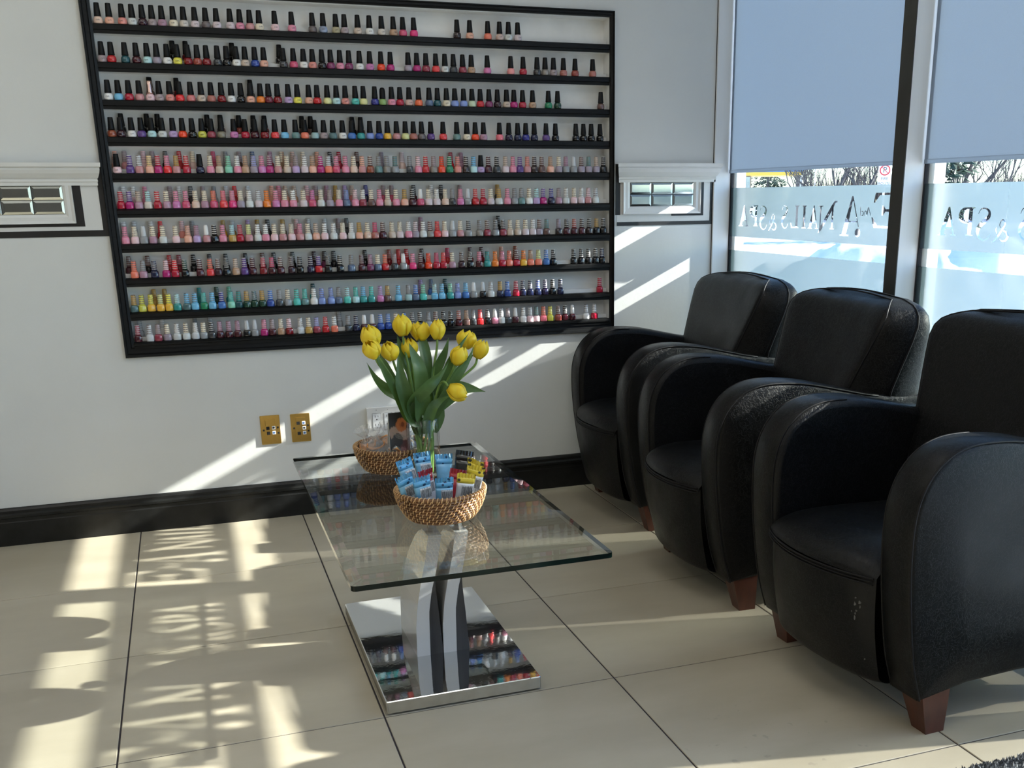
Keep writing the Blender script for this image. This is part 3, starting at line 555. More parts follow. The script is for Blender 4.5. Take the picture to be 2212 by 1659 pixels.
DATA = """1|0.354:peach_beige:k 0.390:peach:k 0.431:salmon:k 0.463:pale_grey:k 0.496:dark_plum:k 0.527:taupe:k 0.559:mauve:k 0.596:cream:k 0.630:pale_beige:k 0.667:pale_mauve:k 0.703:dark_taupe:k 0.739:pale_mauve:k 0.785:pale_mauve:k 0.818:pink:k 0.852:dusty_rose:k 0.884:cream:k 0.938:pale_pink:k 0.997:pink:k 1.070:dark_taupe:k 1.108:grey_blue:k 1.154:olive_beige:k 1.185:taupe:k 1.233:beige:k 1.276:ivory:k 1.321:pale_beige:k 1.365:tan:k 1.401:rose:k 1.442:hot_pink:k 1.608:dark_brown:k 1.658:peach:k 1.729:coral:k 1.776:dusty_beige:k 1.811:pale_grey:k 1.849:pale_mauve:k
2|0.350:taupe:k 0.382:red:k 0.426:dark_teal:k 0.462:maroon:k 0.497:pale_aqua:k 0.528:grey_mauve:k 0.562:white:k b0.583:black:k 0.596:yellow:k b0.627:dark_red:k 0.631:dark_red:k 0.662:brick:k 0.693:dark_red:k 0.730:charcoal:k 0.761:black:k b0.784:black:k 0.794:ivory:k 0.824:beige:k 0.858:royal_blue:k 0.889:peach:k b0.948:black:k 0.957:charcoal:k 0.993:rose:k 1.029:ivory:k 1.061:salmon:k 1.095:black:k 1.126:plum:k 1.160:pink:k 1.193:plum:k 1.232:white:k 1.270:orchid:k 1.311:orange_red:k 1.347:magenta:k 1.414:grey_mauve:k 1.447:magenta:k 1.482:dark_rose:k 1.520:coral_red:k 1.555:pale_grey:k 1.589:charcoal:k 1.625:dark_rose:k 1.659:tan:k 1.723:orchid_pink:k 1.817:salmon_pink:k 1.868:crimson:k 1.925:charcoal:k 1.959:grey_taupe:k 1.994:taupe:k 2.035:salmon_brown:k 2.085:brick:k 2.159:salmon_brown:k
3|0.356:white:k 0.389:sky_blue:k 0.423:crimson:k 0.457:dusty_rose:k 0.492:pale_pink:rosegold b0.493:black:k 0.522:taupe:k 0.557:salmon:k b0.583:dark_red:k 0.590:bright_red:k 0.627:salmon_rose:k 0.662:beige:k 0.696:salmon_brown:k 0.731:dark_red:k 0.765:white:k 0.798:black:k 0.831:peach:k b0.835:black:k 0.866:orange:k 0.894:burgundy:k 0.926:dark_red:k 0.964:lilac:k 0.997:yellow:k 1.038:peach:k 1.068:red:k 1.105:pale_yellow:k 1.138:pale_aqua:k 1.171:salmon:k 1.208:turquoise:k 1.238:pale_yellow:k 1.281:indigo:k 1.310:leaf_green:round 1.344:pink:k 1.376:crimson:k 1.411:dusty_beige:k 1.448:coral_orange:k 1.488:slate_blue:k 1.521:dark_teal:k 1.529:slate_blue:k 1.556:cream:k 1.589:periwinkle:k 1.624:periwinkle:k 1.657:pale_green:k 1.690:red:k 1.725:plum:k 1.760:dark_plum:k 1.797:beige:k 1.827:magenta:k 1.863:crimson:k 1.904:tan:k 1.970:green:k 2.009:dark_green:k 2.194:brown:k
4|0.349:rust:k 0.382:dark_plum:k b0.385:black:k 0.417:white:k 0.449:purple:k b0.470:black:k 0.483:pale_aqua:k b0.506:black:k 0.518:pale_grey:k 0.554:lilac:k 0.586:orange_red:k 0.619:black:k 0.652:lime_yellow:k b0.674:black:k 0.684:dark_rose:k 0.718:olive_taupe:k b0.720:brown:k 0.762:orchid:k b0.784:brick:k 0.801:crimson:k 0.835:maroon:k b0.835:black:k 0.869:dark_red:k b0.874:dark_red:k 0.906:coral_red:k 0.940:sky_blue:k 0.980:grey_teal:k b1.009:brown:k 1.013:coral:k b1.041:brown:k 1.050:grey_aqua:k 1.083:taupe:k 1.116:slate_teal:k 1.152:white:k 1.186:blue:k b1.195:black:k 1.220:teal:k b1.227:brown:k 1.255:periwinkle:k 1.289:royal_blue:k 1.321:amber:k 1.356:dusty_rose:k 1.390:pale_lime:k 1.421:salmon_brown:k 1.453:dark_taupe:k 1.489:purple:k 1.537:coral_red:k 1.592:grey_teal:k 1.632:cream:k 1.666:orange_red:k 1.699:mauve:k 1.765:coral_pink:k 1.803:dark_purple:k 1.840:navy:k 1.873:indigo:k 1.909:navy:k 1.958:purple:k 1.999:black:k 2.086:black:k 2.119:black:k 2.152:black:k 2.190:black:k
5|b0.350:peach:peach 0.354:pale_pink:opi b0.382:dusty_rose:taupe 0.397:purple:purple 0.428:dusty_rose:silver b0.444:pale_pink:pale_pink 0.462:peach:apricot b0.474:taupe:taupe 0.490:magenta:crimson b0.518:black:charcoal 0.521:bright_red:pink 0.552:dusty_rose:gold b0.565:red:red 0.586:crimson:red b0.611:dusty_beige:cream 0.632:navy:opi 0.668:pink:cream b0.682:rose:rose 0.699:beige:tan b0.725:grey:grey 0.731:mint:mint 0.762:pink:ivory b0.773:brown:taupe 0.789:tan:tan 0.820:grey_mauve:lavender b0.820:grey:slate_blue 0.847:orchid:pink 0.876:magenta:plum b0.883:dark_rose:mauve 0.907:dusty_rose:cream 0.910:dusty_beige:cream b0.925:tan:cream b0.927:tan:tan 0.939:beige:cream b0.965:pale_pink:dusty_beige 0.971:lilac:taupe b1.003:cream:cream 1.003:pale_mauve:ivory 1.032:peach:tan b1.055:peach:peach 1.062:magenta:magenta 1.091:coral:silver b1.103:grey:charcoal 1.120:rose:pink b1.136:crimson:crimson 1.154:pink:pink 1.185:peach_beige:cream b1.204:dark_brown:brown 1.217:dusty_rose:peach 1.248:rust:brown 1.280:grey_teal:grey b1.298:grey_mauve:grey_mauve 1.311:grey_taupe:grey 1.343:grey:grey_teal b1.378:dusty_beige:pale_mauve 1.400:charcoal:grey 1.433:pink:pale_pink 1.463:red:red 1.494:grey_taupe:taupe 1.526:orange_red:orange_red 1.557:green:green b1.571:red:crimson 1.590:salmon:salmon b1.613:mauve:mauve 1.624:dark_brown:dark_brown 1.654:pale_aqua:sky_blue 1.684:lilac:opi 1.715:maroon:maroon 1.749:charcoal:black 1.785:pale_mauve:beige 1.817:pink:pink 1.844:purple:purple 1.877:dusty_rose:salmon 1.906:dark_brown:dark_brown 1.938:brown:brown 1.975:peach:tan 2.011:grey_mauve:cream 2.041:grey:mauve 2.074:grey:silver 2.108:grey_mauve:brown 2.140:grey_mauve:grey_teal 2.174:grey_mauve:beige 2.206:black:black
6|0.352:crimson:crimson b0.363:white:white 0.381:magenta:purple b0.396:pale_pink:ivory 0.411:mauve:beige b0.435:pink:pink 0.443:pale_beige:pale_aqua 0.474:crimson:red 0.505:mauve:cream b0.519:taupe:taupe 0.538:orchid:pink b0.551:white:ivory 0.571:rose:pink b0.591:dark_brown:charcoal 0.604:peach_beige:cream b0.633:grey:taupe 0.636:mauve:cream 0.667:rose:coral b0.672:grey:grey 0.701:coral_red:coral_pink b0.715:grey:silver 0.733:hot_pink:pink b0.745:red:coral_red 0.762:grey_mauve:cream b0.791:grey:silver 0.793:pale_grey:ivory 0.826:pale_mauve:silver 0.855:orange:orange b0.878:peach:peach 0.888:orchid:pink b0.904:pink:pink 0.920:pink:cream b0.929:peach:beige 0.951:pink:ivory b0.961:tan:beige 0.989:pale_mauve:cream b1.008:pink:pale_pink 1.022:rose:orchid_pink b1.041:tan:taupe 1.054:pale_grey:cream b1.081:mauve:mauve 1.087:grey_mauve:taupe b1.115:gold:gold 1.121:pink:cream 1.150:slate_blue:periwinkle b1.150:lilac:lilac b1.178:salmon:beige 1.182:pink:pale_pink 1.212:dark_rose:ivory b1.230:navy:indigo 1.244:brown:cream 1.275:pink:pink b1.298:rose:taupe 1.307:beige:cream b1.331:rose:taupe 1.340:pink:cream 1.373:peach:gold 1.404:maroon:black b1.417:maroon:charcoal 1.436:rose:white 1.468:pale_mauve:cream b1.487:white:white 1.501:pale_mauve:ivory b1.527:charcoal:charcoal 1.535:peach_beige:cream 1.563:charcoal:grey 1.596:orchid_pink:pink b1.604:taupe:taupe 1.626:grey:silver 1.657:red:red 1.689:crimson:crimson 1.721:pale_mauve:cream 1.755:pale_grey:gold b1.759:charcoal:gold 1.790:pink:pink 1.821:grey:grey 1.848:grey_teal:grey 1.882:ivory:cream 1.913:lilac:pale_aqua 1.941:magenta:purple 1.976:dark_purple:indigo 2.009:mauve:taupe 2.040:pale_grey:ivory 2.075:pale_pink:cream 2.107:pale_mauve:ivory 2.138:dusty_rose:pale_pink 2.170:pale_grey:silver
7|b0.349:white:white 0.351:pink:pink 0.384:pale_pink:cream b0.385:white:silver 0.414:grey:silver b0.441:white:ivory 0.445:mauve:cream b0.473:red:coral_red 0.479:pale_grey:cream 0.523:pale_pink:cream b0.547:salmon:pale_pink 0.565:peach:peach b0.583:grey:grey 0.595:lilac:mauve 0.629:dusty_rose:white 0.657:black:black 0.687:pink:pink b0.692:amber:gold 0.720:gold:pale_aqua b0.725:gold:silver 0.748:crimson:crimson 0.779:dusty_rose:pale_lime b0.781:lilac:lilac 0.812:pale_grey:ivory b0.815:rust:gold 0.840:pink:ivory b0.853:charcoal:charcoal 0.872:pale_pink:cream 0.903:dusty_rose:cream b0.908:olive_taupe:gold 0.935:pale_pink:cream b0.959:pink:pale_pink 0.966:dusty_rose:pink 0.996:pale_grey:cream b1.003:grey:silver 1.026:peach:beige 1.058:pale_pink:ivory b1.064:grey:silver 1.092:pale_grey:ivory b1.116:grey:taupe 1.127:pale_pink:cream b1.148:charcoal:charcoal 1.160:pale_grey:ivory 1.190:peach:gold 1.222:peach_beige:cream 1.249:salmon_brown:rose 1.281:maroon:brown 1.317:beige:cream 1.348:pale_mauve:cream 1.382:pink:ivory 1.409:grey_mauve:pale_mauve b1.439:mauve:mauve 1.440:pale_grey:ivory 1.467:grey_taupe:brown 1.497:coral_red:coral_red 1.527:pale_pink:cream 1.529:pale_mauve:cream 1.559:grey:silver 1.591:dusty_rose:cream 1.624:grey:charcoal 1.670:grey_taupe:grey 1.702:dark_rose:brown 1.737:grey:charcoal b1.758:black:charcoal 1.769:dark_rose:dark_brown 1.798:beige:cream 1.831:beige:cream 1.863:pale_mauve:cream 1.895:pale_mauve:ivory 1.922:grey_mauve:brown 1.954:brown:grey_teal 2.007:dark_brown:grey_mauve 2.041:maroon:black 2.076:maroon:brick 2.109:maroon:dark_brown 2.142:dark_brown:black 2.175:black:gold 2.204:black:black
8|b0.351:maroon:brown 0.367:coral:coral 0.398:mauve:grey b0.415:black:brown 0.436:navy:navy 0.476:magenta:pale_pink b0.490:red:red 0.507:crimson:bright_red b0.524:dark_red:dark_rose 0.541:black:dark_green b0.574:black:black 0.593:maroon:cream 0.630:coral_red:coral b0.631:black:black 0.658:dark_plum:brown 0.688:black:ivory b0.689:black:charcoal 0.721:tan:beige 0.752:purple:purple b0.760:maroon:black 0.782:maroon:maroon 0.820:dark_red:crimson b0.822:black:brown 0.852:maroon:rose b0.864:black:charcoal 0.884:maroon:brown 0.924:dark_plum:ivory b0.934:black:charcoal 0.956:black:ivory 0.996:dark_purple:ivory b1.015:dark_plum:dark_plum 1.026:red:purple b1.054:plum:dark_brown 1.062:black:ivory b1.090:black:charcoal 1.107:black:ivory 1.151:slate_blue:grey 1.191:maroon:ivory b1.211:black:black 1.225:plum:mauve 1.254:slate_blue:cream 1.283:red:coral b1.306:dark_red:brick 1.320:charcoal:taupe b1.343:red:coral_red 1.355:grey:white b1.375:red:red 1.393:hot_pink:pink 1.425:maroon:ivory b1.437:maroon:dark_brown 1.455:orange_red:orange_red 1.488:crimson:rose 1.515:crimson:coral_red b1.542:red:rose 1.553:mauve:cream 1.591:dark_plum:dark_brown 1.627:black:ivory b1.636:dark_red:maroon 1.664:maroon:pink b1.683:dark_red:maroon 1.698:teal:teal 1.731:orange:orange 1.762:crimson:pink b1.768:peach:peach 1.792:coral:coral 1.823:crimson:maroon b1.828:rust:rust 1.852:amber:orange 1.883:coral:tan 1.917:coral:pale_lime 1.951:blue:blue 1.982:black:ivory 2.072:black:ivory 2.105:black:cream 2.137:black:ivory 2.170:black:ivory 2.198:black:navy
9|0.350:slate_teal:gold 0.379:lime_yellow:lime_yellow 0.410:amber:yellow b0.423:gold:gold 0.443:amber:pale_lime b0.460:gold:gold 0.472:amber:yellow 0.501:teal:pale_aqua 0.535:slate_teal:sky_blue 0.563:sky_blue:sky_blue b0.582:teal:teal 0.595:green:turquoise 0.625:sky_blue:sky_blue b0.644:dark_green:dark_green 0.658:blue:indigo b0.689:teal:mint 0.692:mint:turquoise 0.717:dark_teal:teal 0.747:dark_green:gold 0.774:dark_green:dark_teal 0.806:dark_green:gold 0.836:royal_blue:blue 0.869:charcoal:grey 0.901:grey:cream 0.934:turquoise:turquoise 0.965:grey_teal:turquoise 0.999:white:ivory b1.001:teal:dark_teal 1.029:periwinkle:periwinkle 1.064:periwinkle:periwinkle 1.094:slate_blue:grey 1.127:turquoise:pale_aqua 1.160:pale_aqua:turquoise 1.189:teal:sky_blue 1.221:teal:turquoise 1.256:orchid:lilac 1.285:brown:gold 1.328:sky_blue:sky_blue 1.368:grey_aqua:grey 1.398:slate_blue:blue b1.426:mauve:lilac 1.428:turquoise:mint b1.469:blue:slate_blue 1.475:sky_blue:pale_aqua 1.505:sky_blue:sky_blue b1.527:dark_teal:dark_teal 1.539:teal:mint 1.570:periwinkle:periwinkle 1.603:blue:sky_blue 1.637:grey:white 1.676:black:silver 1.709:silver:silver 1.749:navy:gold 1.780:royal_blue:blue 1.816:crimson:crimson 1.847:navy:navy 1.878:navy:ivory 1.911:navy:royal_blue 1.944:dark_purple:ivory 1.977:black:ivory 2.011:navy:ivory 2.189:crimson:crimson
10|0.350:maroon:dark_rose b0.360:grey:silver 0.393:silver:silver 0.422:dark_rose:taupe b0.439:white:white 0.454:grey_mauve:cream 0.488:pale_grey:ivory 0.520:pale_grey:cream 0.554:silver:ivory b0.555:silver:grey 0.580:grey:cream b0.609:silver:silver 0.610:charcoal:ivory 0.641:maroon:mauve 0.673:maroon:mauve 0.705:maroon:mauve 0.739:black:silver 0.769:grey:silver 0.803:magenta:pink 0.833:maroon:taupe 0.866:tan:cream 0.896:dark_red:pale_pink 0.939:silver:ivory 0.970:gold:cream 1.001:dark_rose:lavender 1.035:red:red 1.069:coral:ivory b1.094:grey:silver 1.123:charcoal:grey 1.154:navy:navy 1.186:maroon:white 1.218:maroon:white 1.250:royal_blue:blue 1.281:royal_blue:blue 1.312:grey:cream 1.345:blue:blue 1.378:charcoal:ivory 1.409:black:ivory 1.445:grey:grey 1.471:maroon:brown 1.506:black:black 1.537:black:ivory 1.570:maroon:brick 1.602:brown:tan 1.627:charcoal:grey 1.660:bright_red:coral_red 1.692:black:charcoal 1.723:pink:white 1.750:pale_grey:silver 1.777:charcoal:taupe 1.812:maroon:white 1.847:white:ivory 1.874:pale_pink:silver 1.904:pale_pink:grey_teal 1.935:coral_pink:coral 1.965:lime_yellow:yellow 2.000:brick:brown 2.031:maroon:black 2.064:maroon:white 2.126:white:silver 2.164:crimson:ivory"""
stuff_items = []
rnd = random.Random(3)
for line in DATA.strip().splitlines():
    r, ents = line.split('|'); r = int(r); z = BOT[r]+0.0002; nfront = 0; lastx = -9
    for e in ents.split():
        back = e[0] == 'b'; xs, c, cap = e.lstrip('b').split(':') if not back else e[1:].split(':')
        x = float(xs); cn = c.replace('_', ' ')
        if back:
            y = 0.0455
            if r > 4: stuff_items.append((x, y, z+0.0152, c, cap)); continue
        else:
            if x-lastx < 0.018: continue
            x = max(x, lastx+0.0284)
            lastx = x; nfront += 1; y = 0.0115+rnd.uniform(-0.002, 0.002)
        x = min(max(x, NX0+0.023), NX1-0.022)
        round_ = r <= 4 or cap == 'opi'
        b = empty('nail_polish' if round_ else 'gel_polish', (x, y, z+(0.0152 if back else 0)), rnd.uniform(-0.25, 0.25))
        bo = link('bottle_body', rb if round_ else gb_, b); bo.color = pcol(c)
        shelfname = ROWN[r]+' shelf'+('' if r in (1, 10) else ' from top')
        if round_:
            cm = {'rosegold': rcm, 'round': rcr}.get(cap, rc)
            cp = link('cap', cm, b)
            capn = {'rosegold': 'rose gold cap', 'round': 'rounded black cap'}.get(cap, 'black cap')
            if c in LIGHT and not back:
                tx = link('brand_print', opi, bo, (0, -0.0156, 0.0105)); tx.rotation_euler = (pi/2, 0, 0)
        else:
            plain = cap in ('white', 'silver') and '=' not in cap and (cap == 'white' or c in ('black', 'grey'))
            dark = sum(pcol(c)[:3]) < 0.20 and cap in ('ivory', 'cream')
            cp = link('cap', gp_ if plain else gc_, b); cp.color = pcol(c if dark else cap)
            capn = ('smooth ' if plain else 'printed ')+(cn if dark else cap.replace('_', ' '))+' cap'
        if back:
            tag(b, '%s polish with %s behind the %s bottle from left, %s' % (cn, capn, ordinal(max(nfront, 1)), shelfname), 'nail polish', 'nail polish bottles with black caps')
        else:
            tag(b, '%s polish with %s, %s from left, %s' % (cn, capn, ordinal(nfront), shelfname), 'nail polish' if round_ else 'gel polish', 'nail polish bottles with black caps' if round_ else 'gel polish bottles on the lower shelves')
# second row of gel bottles, mostly hidden behind the front row
def back_row():
    mb = MB(); cols = []
    body = [(0.0118, 0), (0.0130, 0.004), (0.0127, 0.0180), (0.0080, 0.0240), (0.0072, 0.0246)]
    for x, y, z, c, cap in stuff_items:
        x = min(max(x, NX0+0.021), NX1-0.021)
        n0 = len(mb.f); mb.lathe(body, 12, (x, y, z), sq=3.2); cols += [pcol(c)]*(len(mb.f)-n0)
        cc = pcol(cap if cap in PAL else 'ivory'); lum = 0.3*cc[0]+0.6*cc[1]+0.1*cc[2]
        c2 = tuple(0.6*q+0.4*(0.16 if lum > .22 else .6) for q in cc[:3])+(1,)
        zz = [0.0246, 0.030, 0.0345, 0.038, 0.0420, 0.0455, 0.0495, 0.053, 0.057, 0.0612]
        for i in range(9):
            ra = 0.0097-0.0018*i/9; rb2 = 0.0097-0.0018*(i+1)/9
            n0 = len(mb.f); mb.lathe([(ra, zz[i]), (rb2 if i < 8 else 0.0072, zz[i+1])], 10, (x, y, z)); cols += [cc if i % 2 == 0 else c2]*(len(mb.f)-n0)
    me = bpy.data.meshes.new('gel_polish_second_row'); me.from_pydata(mb.v, [], mb.f); me.update()
    at = me.color_attributes.new('polish', 'FLOAT_COLOR', 'CORNER')
    for p, c in zip(me.polygons, cols):
        p.use_smooth = True
        for li in p.loop_indices: at.data[li].color = c
    m, n, out = new_mat('second_row_polish'); p = n.nodes.new('ShaderNodeBsdfPrincipled'); a = n.nodes.new('ShaderNodeVertexColor'); a.layer_name = 'polish'
    n.links.new(a.outputs[0], p.inputs['Base Color']); p.inputs['Roughness'].default_value = 0.25; n.links.new(p.outputs[0], out.inputs[0]); me.materials.append(m)
    o = link('gel_polish_second_row', me); tag(o, 'second row of gel polish bottles half hidden behind the front rows', 'gel polish', kind='stuff')
back_row()

# ================================================================== armchairs
def leather():
    m, n, out = new_mat('black_leather'); L = n.links.new
    p = n.nodes.new('ShaderNodeBsdfPrincipled'); L(p.outputs[0], out.inputs[0])
    tc = n.nodes.new('ShaderNodeTexCoord')
    t = n.nodes.new('ShaderNodeTexNoise'); t.inputs['Scale'].default_value = 9; t.inputs['Detail'].default_value = 6; L(tc.outputs['Object'], t.inputs['Vector'])
    v = n.nodes.new('ShaderNodeTexVoronoi'); v.feature = 'DISTANCE_TO_EDGE'; v.inputs['Scale'].default_value = 70
    w = n.nodes.new('ShaderNodeTexNoise'); w.inputs['Scale'].default_value = 25; w.inputs['Detail'].default_value = 4; L(tc.outputs['Object'], w.inputs['Vector'])
    ad = n.nodes.new('ShaderNodeMix'); ad.data_type = 'VECTOR'; ad.inputs[0].default_value = 0.12; L(tc.outputs['Object'], ad.inputs[4]); L(w.outputs['Color'], ad.inputs[5]); L(ad.outputs[1], v.inputs['Vector'])
    cr = n.nodes.new('ShaderNodeMapRange'); cr.inputs[1].default_value = 0.0; cr.inputs[2].default_value = 0.05; cr.inputs[3].default_value = 1.0; cr.inputs[4].default_value = 0.0; L(v.outputs['Distance'], cr.inputs[0])
    ms = n.nodes.new('ShaderNodeMath'); ms.operation = 'MULTIPLY'; L(cr.outputs[0], ms.inputs[0]); L(t.outputs[0], ms.inputs[1])
    mx = n.nodes.new('ShaderNodeMix'); mx.data_type = 'RGBA'; mx.inputs[6].default_value = (0.0030, 0.0034, 0.0038, 1); mx.inputs[7].default_value = (0.014, 0.0155, 0.0165, 1); L(ms.outputs[0], mx.inputs[0]); L(mx.outputs[2], p.inputs['Base Color'])
    r = n.nodes.new('ShaderNodeMapRange'); r.inputs[1].default_value = .3; r.inputs[2].default_value = .7; r.inputs[3].default_value = 0.32; r.inputs[4].default_value = 0.48; L(t.outputs[0], r.inputs[0]); L(r.outputs[0], p.inputs['Roughness'])
    b = n.nodes.new('ShaderNodeBump'); b.inputs['Strength'].default_value = 0.35; b.inputs['Distance'].default_value = 0.002; L(ms.outputs[0], b.inputs['Height'])
    t3 = n.nodes.new('ShaderNodeTexNoise'); t3.inputs['Scale'].default_value = 14; t3.inputs['Detail'].default_value = 3; L(tc.outputs['Object'], t3.inputs['Vector'])
    b2 = n.nodes.new('ShaderNodeBump'); b2.inputs['Strength'].default_value = 0.25; b2.inputs['Distance'].default_value = 0.006; L(t3.outputs[0], b2.inputs['Height']); L(b.outputs[0], b2.inputs['Normal']); L(b2.outputs[0], p.inputs['Normal'])
    p.inputs['Specular IOR Level'].default_value = 0.23
    return m
M['leather'] = leather()
M['piping'] = pm('black_piping', (0.005, 0.005, 0.006, 1), 0.55, nscale=60, namount=0.1, spec=0.25)
M['leg_wood'] = pm('reddish_stained_wood', (0.085, 0.024, 0.013, 1), 0.38, nscale=30, namount=0.35, bump=0.1, stretch=(1, 1, 0.25), rvar=0.1)

# local axes: x from the front edge towards the window, y across, z up
ARM_OUT = 0.325; ARM_IN = 0.212
def arm_profile():
    p = [(0.060, 0.098), (0.030, 0.20), (0.006, 0.36), (-0.002, 0.48), (0.004, 0.565), (0.030, 0.630), (0.075, 0.675), (0.130, 0.697), (0.200, 0.702), (0.290, 0.694), (0.400, 0.671), (0.500, 0.650), (0.600, 0.640), (0.690, 0.636)]
    q = [Vector((a, 0, b)) for a, b in p]; c = [(v.x, v.z) for v in catmull(q, 4)]
    return c + [(0.700, 0.50), (0.690, 0.30), (0.672, 0.125), (0.56, 0.106), (0.36, 0.120), (0.20, 0.118)]
def inset(poly, d):
    n = len(poly); out = []
    for i in range(n):
        p0, p1, p2 = Vector(poly[i-1]), Vector(poly[i]), Vector(poly[(i+1) % n])
        e1 = (p1-p0).normalized(); e2 = (p2-p1).normalized(); nn = (Vector((e1.y, -e1.x))+Vector((e2.y, -e2.x)))
        nn = nn.normalized() if nn.length > 1e-6 else Vector((0, 0)); out.append((p1.x+nn.x*d, p1.y+nn.y*d))
    return out
def make_chair():
    root = empty('armchair')
    pr = arm_profile()
    for s in (1, -1):
        a = MB(); rings = []
        for y, d in ((ARM_IN, 0.020), (ARM_IN+0.006, 0.007), (ARM_IN+0.016, 0.0), (ARM_OUT-0.012, 0.0), (ARM_OUT-0.004, 0.005), (ARM_OUT, 0.014)):
            rings.append([(p[0], s*y, p[1]) for p in inset(pr, d)])
        # dished inner and bulged outer face close the ends
        mid = [(0.34+(p[0]-0.34)*0.6, s*(ARM_OUT+0.008), 0.40+(p[1]-0.40)*0.6) for p in inset(pr, 0.014)]
        rings.append(mid)
        a.loft(rings); ao = a.build('armrest', M['leather'], root)
        k = 14*4-10
        ip = inset(pr, 0.002)
        MB().tube([(p[0], s*(ARM_OUT-0.004), p[1]) for p in inset(pr, 0.003)[:k]], 0.0028, 6).build('piping', M['piping'], ao)
        MB().tube([(p[0], s*(ARM_IN+0.012), p[1]) for p in ip[:k-12]], 0.0026, 6).build('piping', M['piping'], ao)
    # seat and front panel
    HW = ARM_IN+0.006
    def bulge(y): return 0.052*(1-(y/HW)**2)
    st = [(0.470, 0.405), (0.30, 0.412), (0.16, 0.418), (0.07, 0.416), (0.020, 0.405), (-0.002, 0.388), (-0.008, 0.372)]
    prof_s = [(v.x, v.z) for v in catmull([(a, 0, b) for a, b in st], 4)]
    def seat_fn(u, v):
        y = (v*2-1)*HW; q = prof_s[min(int(u*(len(prof_s)-1)+0.5), len(prof_s)-1)]
        k = max(0, min(1, (0.30-q[0])/0.30)); dome = 0.020*(1-(y/HW)**4)*(0.3+0.7*max(0, min(1, (q[0]+0.02)/0.12)))
        return (q[0]-bulge(y)*k, y, q[1]+dome-0.020*(1-k*0)*((abs(y)/HW)**6)*0.6 - 0.012*(1-abs(y)/HW)*(1-k)*0)
    so2 = MB().grid(seat_fn, len(prof_s), 21).build('seat', M['leather'], root)
    fp = [(-0.006, 0.374), (-0.010, 0.360), (-0.006, 0.25), (0.012, 0.14), (0.030, 0.100), (0.10, 0.092), (0.40, 0.095)]
    prof_f = [(v.x, v.z) for v in catmull([(a, 0, b) for a, b in fp], 4)]
    def fp_fn(u, v):
        y = (v*2-1)*(HW-0.010); q = prof_f[min(int(u*(len(prof_f)-1)+0.5), len(prof_f)-1)]
        e = (abs(y)/HW)**8*0.03; k = 1 if q[0] < 0.06 else max(0, 1-(q[0]-0.06)/0.2)
        return (q[0]-bulge(y)*k*(0.55+0.45*(q[1]-0.09)/0.29)+e, y, q[1])
    MB().grid(fp_fn, len(prof_f), 21).build('front_panel', M['leather'], root)
    ys = [(-1+2*i/24)*(HW-0.004) for i in range(25)]
    for dx, z in ((-0.0095, 0.3745), (-0.0100, 0.3600), (-0.0095, 0.3670)):
        MB().tube([(dx-bulge(y)-0.0005+0.004*(abs(y)/HW)**8, y, z) for y in ys], 0.0024, 6).build('piping', M['piping'], so2)
    # inner shell that closes the body under the seat
    MB().box((0.10, -ARM_IN-0.01, 0.11), (0.66, ARM_IN+0.01, 0.385)).build('inner_body', M['leather'], root)
    # backrest: lofted, narrow in front, wrapping to full width at the rear, leaning back
    def ring(z):
        xf = interp([(0.36, 0.385), (0.45, 0.405), (0.63, 0.458), (0.78, 0.510), (0.86, 0.540), (0.888, 0.556), (0.906, 0.580), (0.914, 0.610)], z)
        hf = interp([(0.36, 0.196), (0.45, 0.202), (0.63, 0.234), (0.78, 0.274), (0.85, 0.291), (0.875, 0.288), (0.893, 0.274), (0.906, 0.250), (0.914, 0.215)], z)
        xs = interp([(0.36, 0.53), (0.63, 0.560), (0.84, 0.636), (0.893, 0.650), (0.914, 0.652)], z)
        hs = interp([(0.36, 0.300), (0.63, 0.318), (0.80, 0.330), (0.850, 0.327), (0.880, 0.312), (0.900, 0.280), (0.914, 0.225)], z)
        xr = interp([(0.36, 0.700), (0.80, 0.712), (0.88, 0.706), (0.914, 0.684)], z)
        pts = [(xf+0.012, 0), (xf+0.008, hf*0.5), (xf, hf*0.88), (xf+0.006, hf), (xf*0.55+xs*0.45, hf*0.45+hs*0.55), (xs, hs), (xs*0.4+xr*0.6, hs-0.006), (xr-0.008, hs*0.86), (xr, hs*0.5), (xr+0.002, 0)]
        full = pts + [(x, -y) for x, y in pts[-2:0:-1]]
        return [(v.x, v.y, z) for v in catmull([(x, y, 0) for x, y in full], 3, closed=True)]
    zs = [0.36, 0.42, 0.50, 0.58, 0.66, 0.74, 0.80, 0.845, 0.872, 0.890, 0.901, 0.909, 0.914]
    rings = [ring(z) for z in zs]
    last = rings[-1]; cx = sum(p[0] for p in last)/len(last)
    rings.append([(cx+(p[0]-cx)*0.6, p[1]*0.6, 0.920) for p in last]); rings.append([(cx+(p[0]-cx)*0.15, p[1]*0.15, 0.922) for p in last])
    bo_ = MB().loft(rings).build('backrest', M['leather'], root)
    for idx, off in ((9, 0), (15, 0)):      # front and rear piping follow the loft
        zz = [i for i, z in enumerate(zs) if 0.55 <= z]
        right = [Vector(rings[i][idx]) for i in zz]; n = len(rings[0]); left = [Vector(rings[i][(n-idx) % n]) for i in zz]
        a, b = right[-1], left[-1]; m = 9
        bridge = [a.lerp(b, (k+1)/(m+1))+Vector((0, 0, 0.012*sin(pi*(k+1)/(m+1)))) for k in range(m)]
        MB().tube(right+bridge+left[::-1], 0.0028, 6).build('piping', M['piping'], bo_)
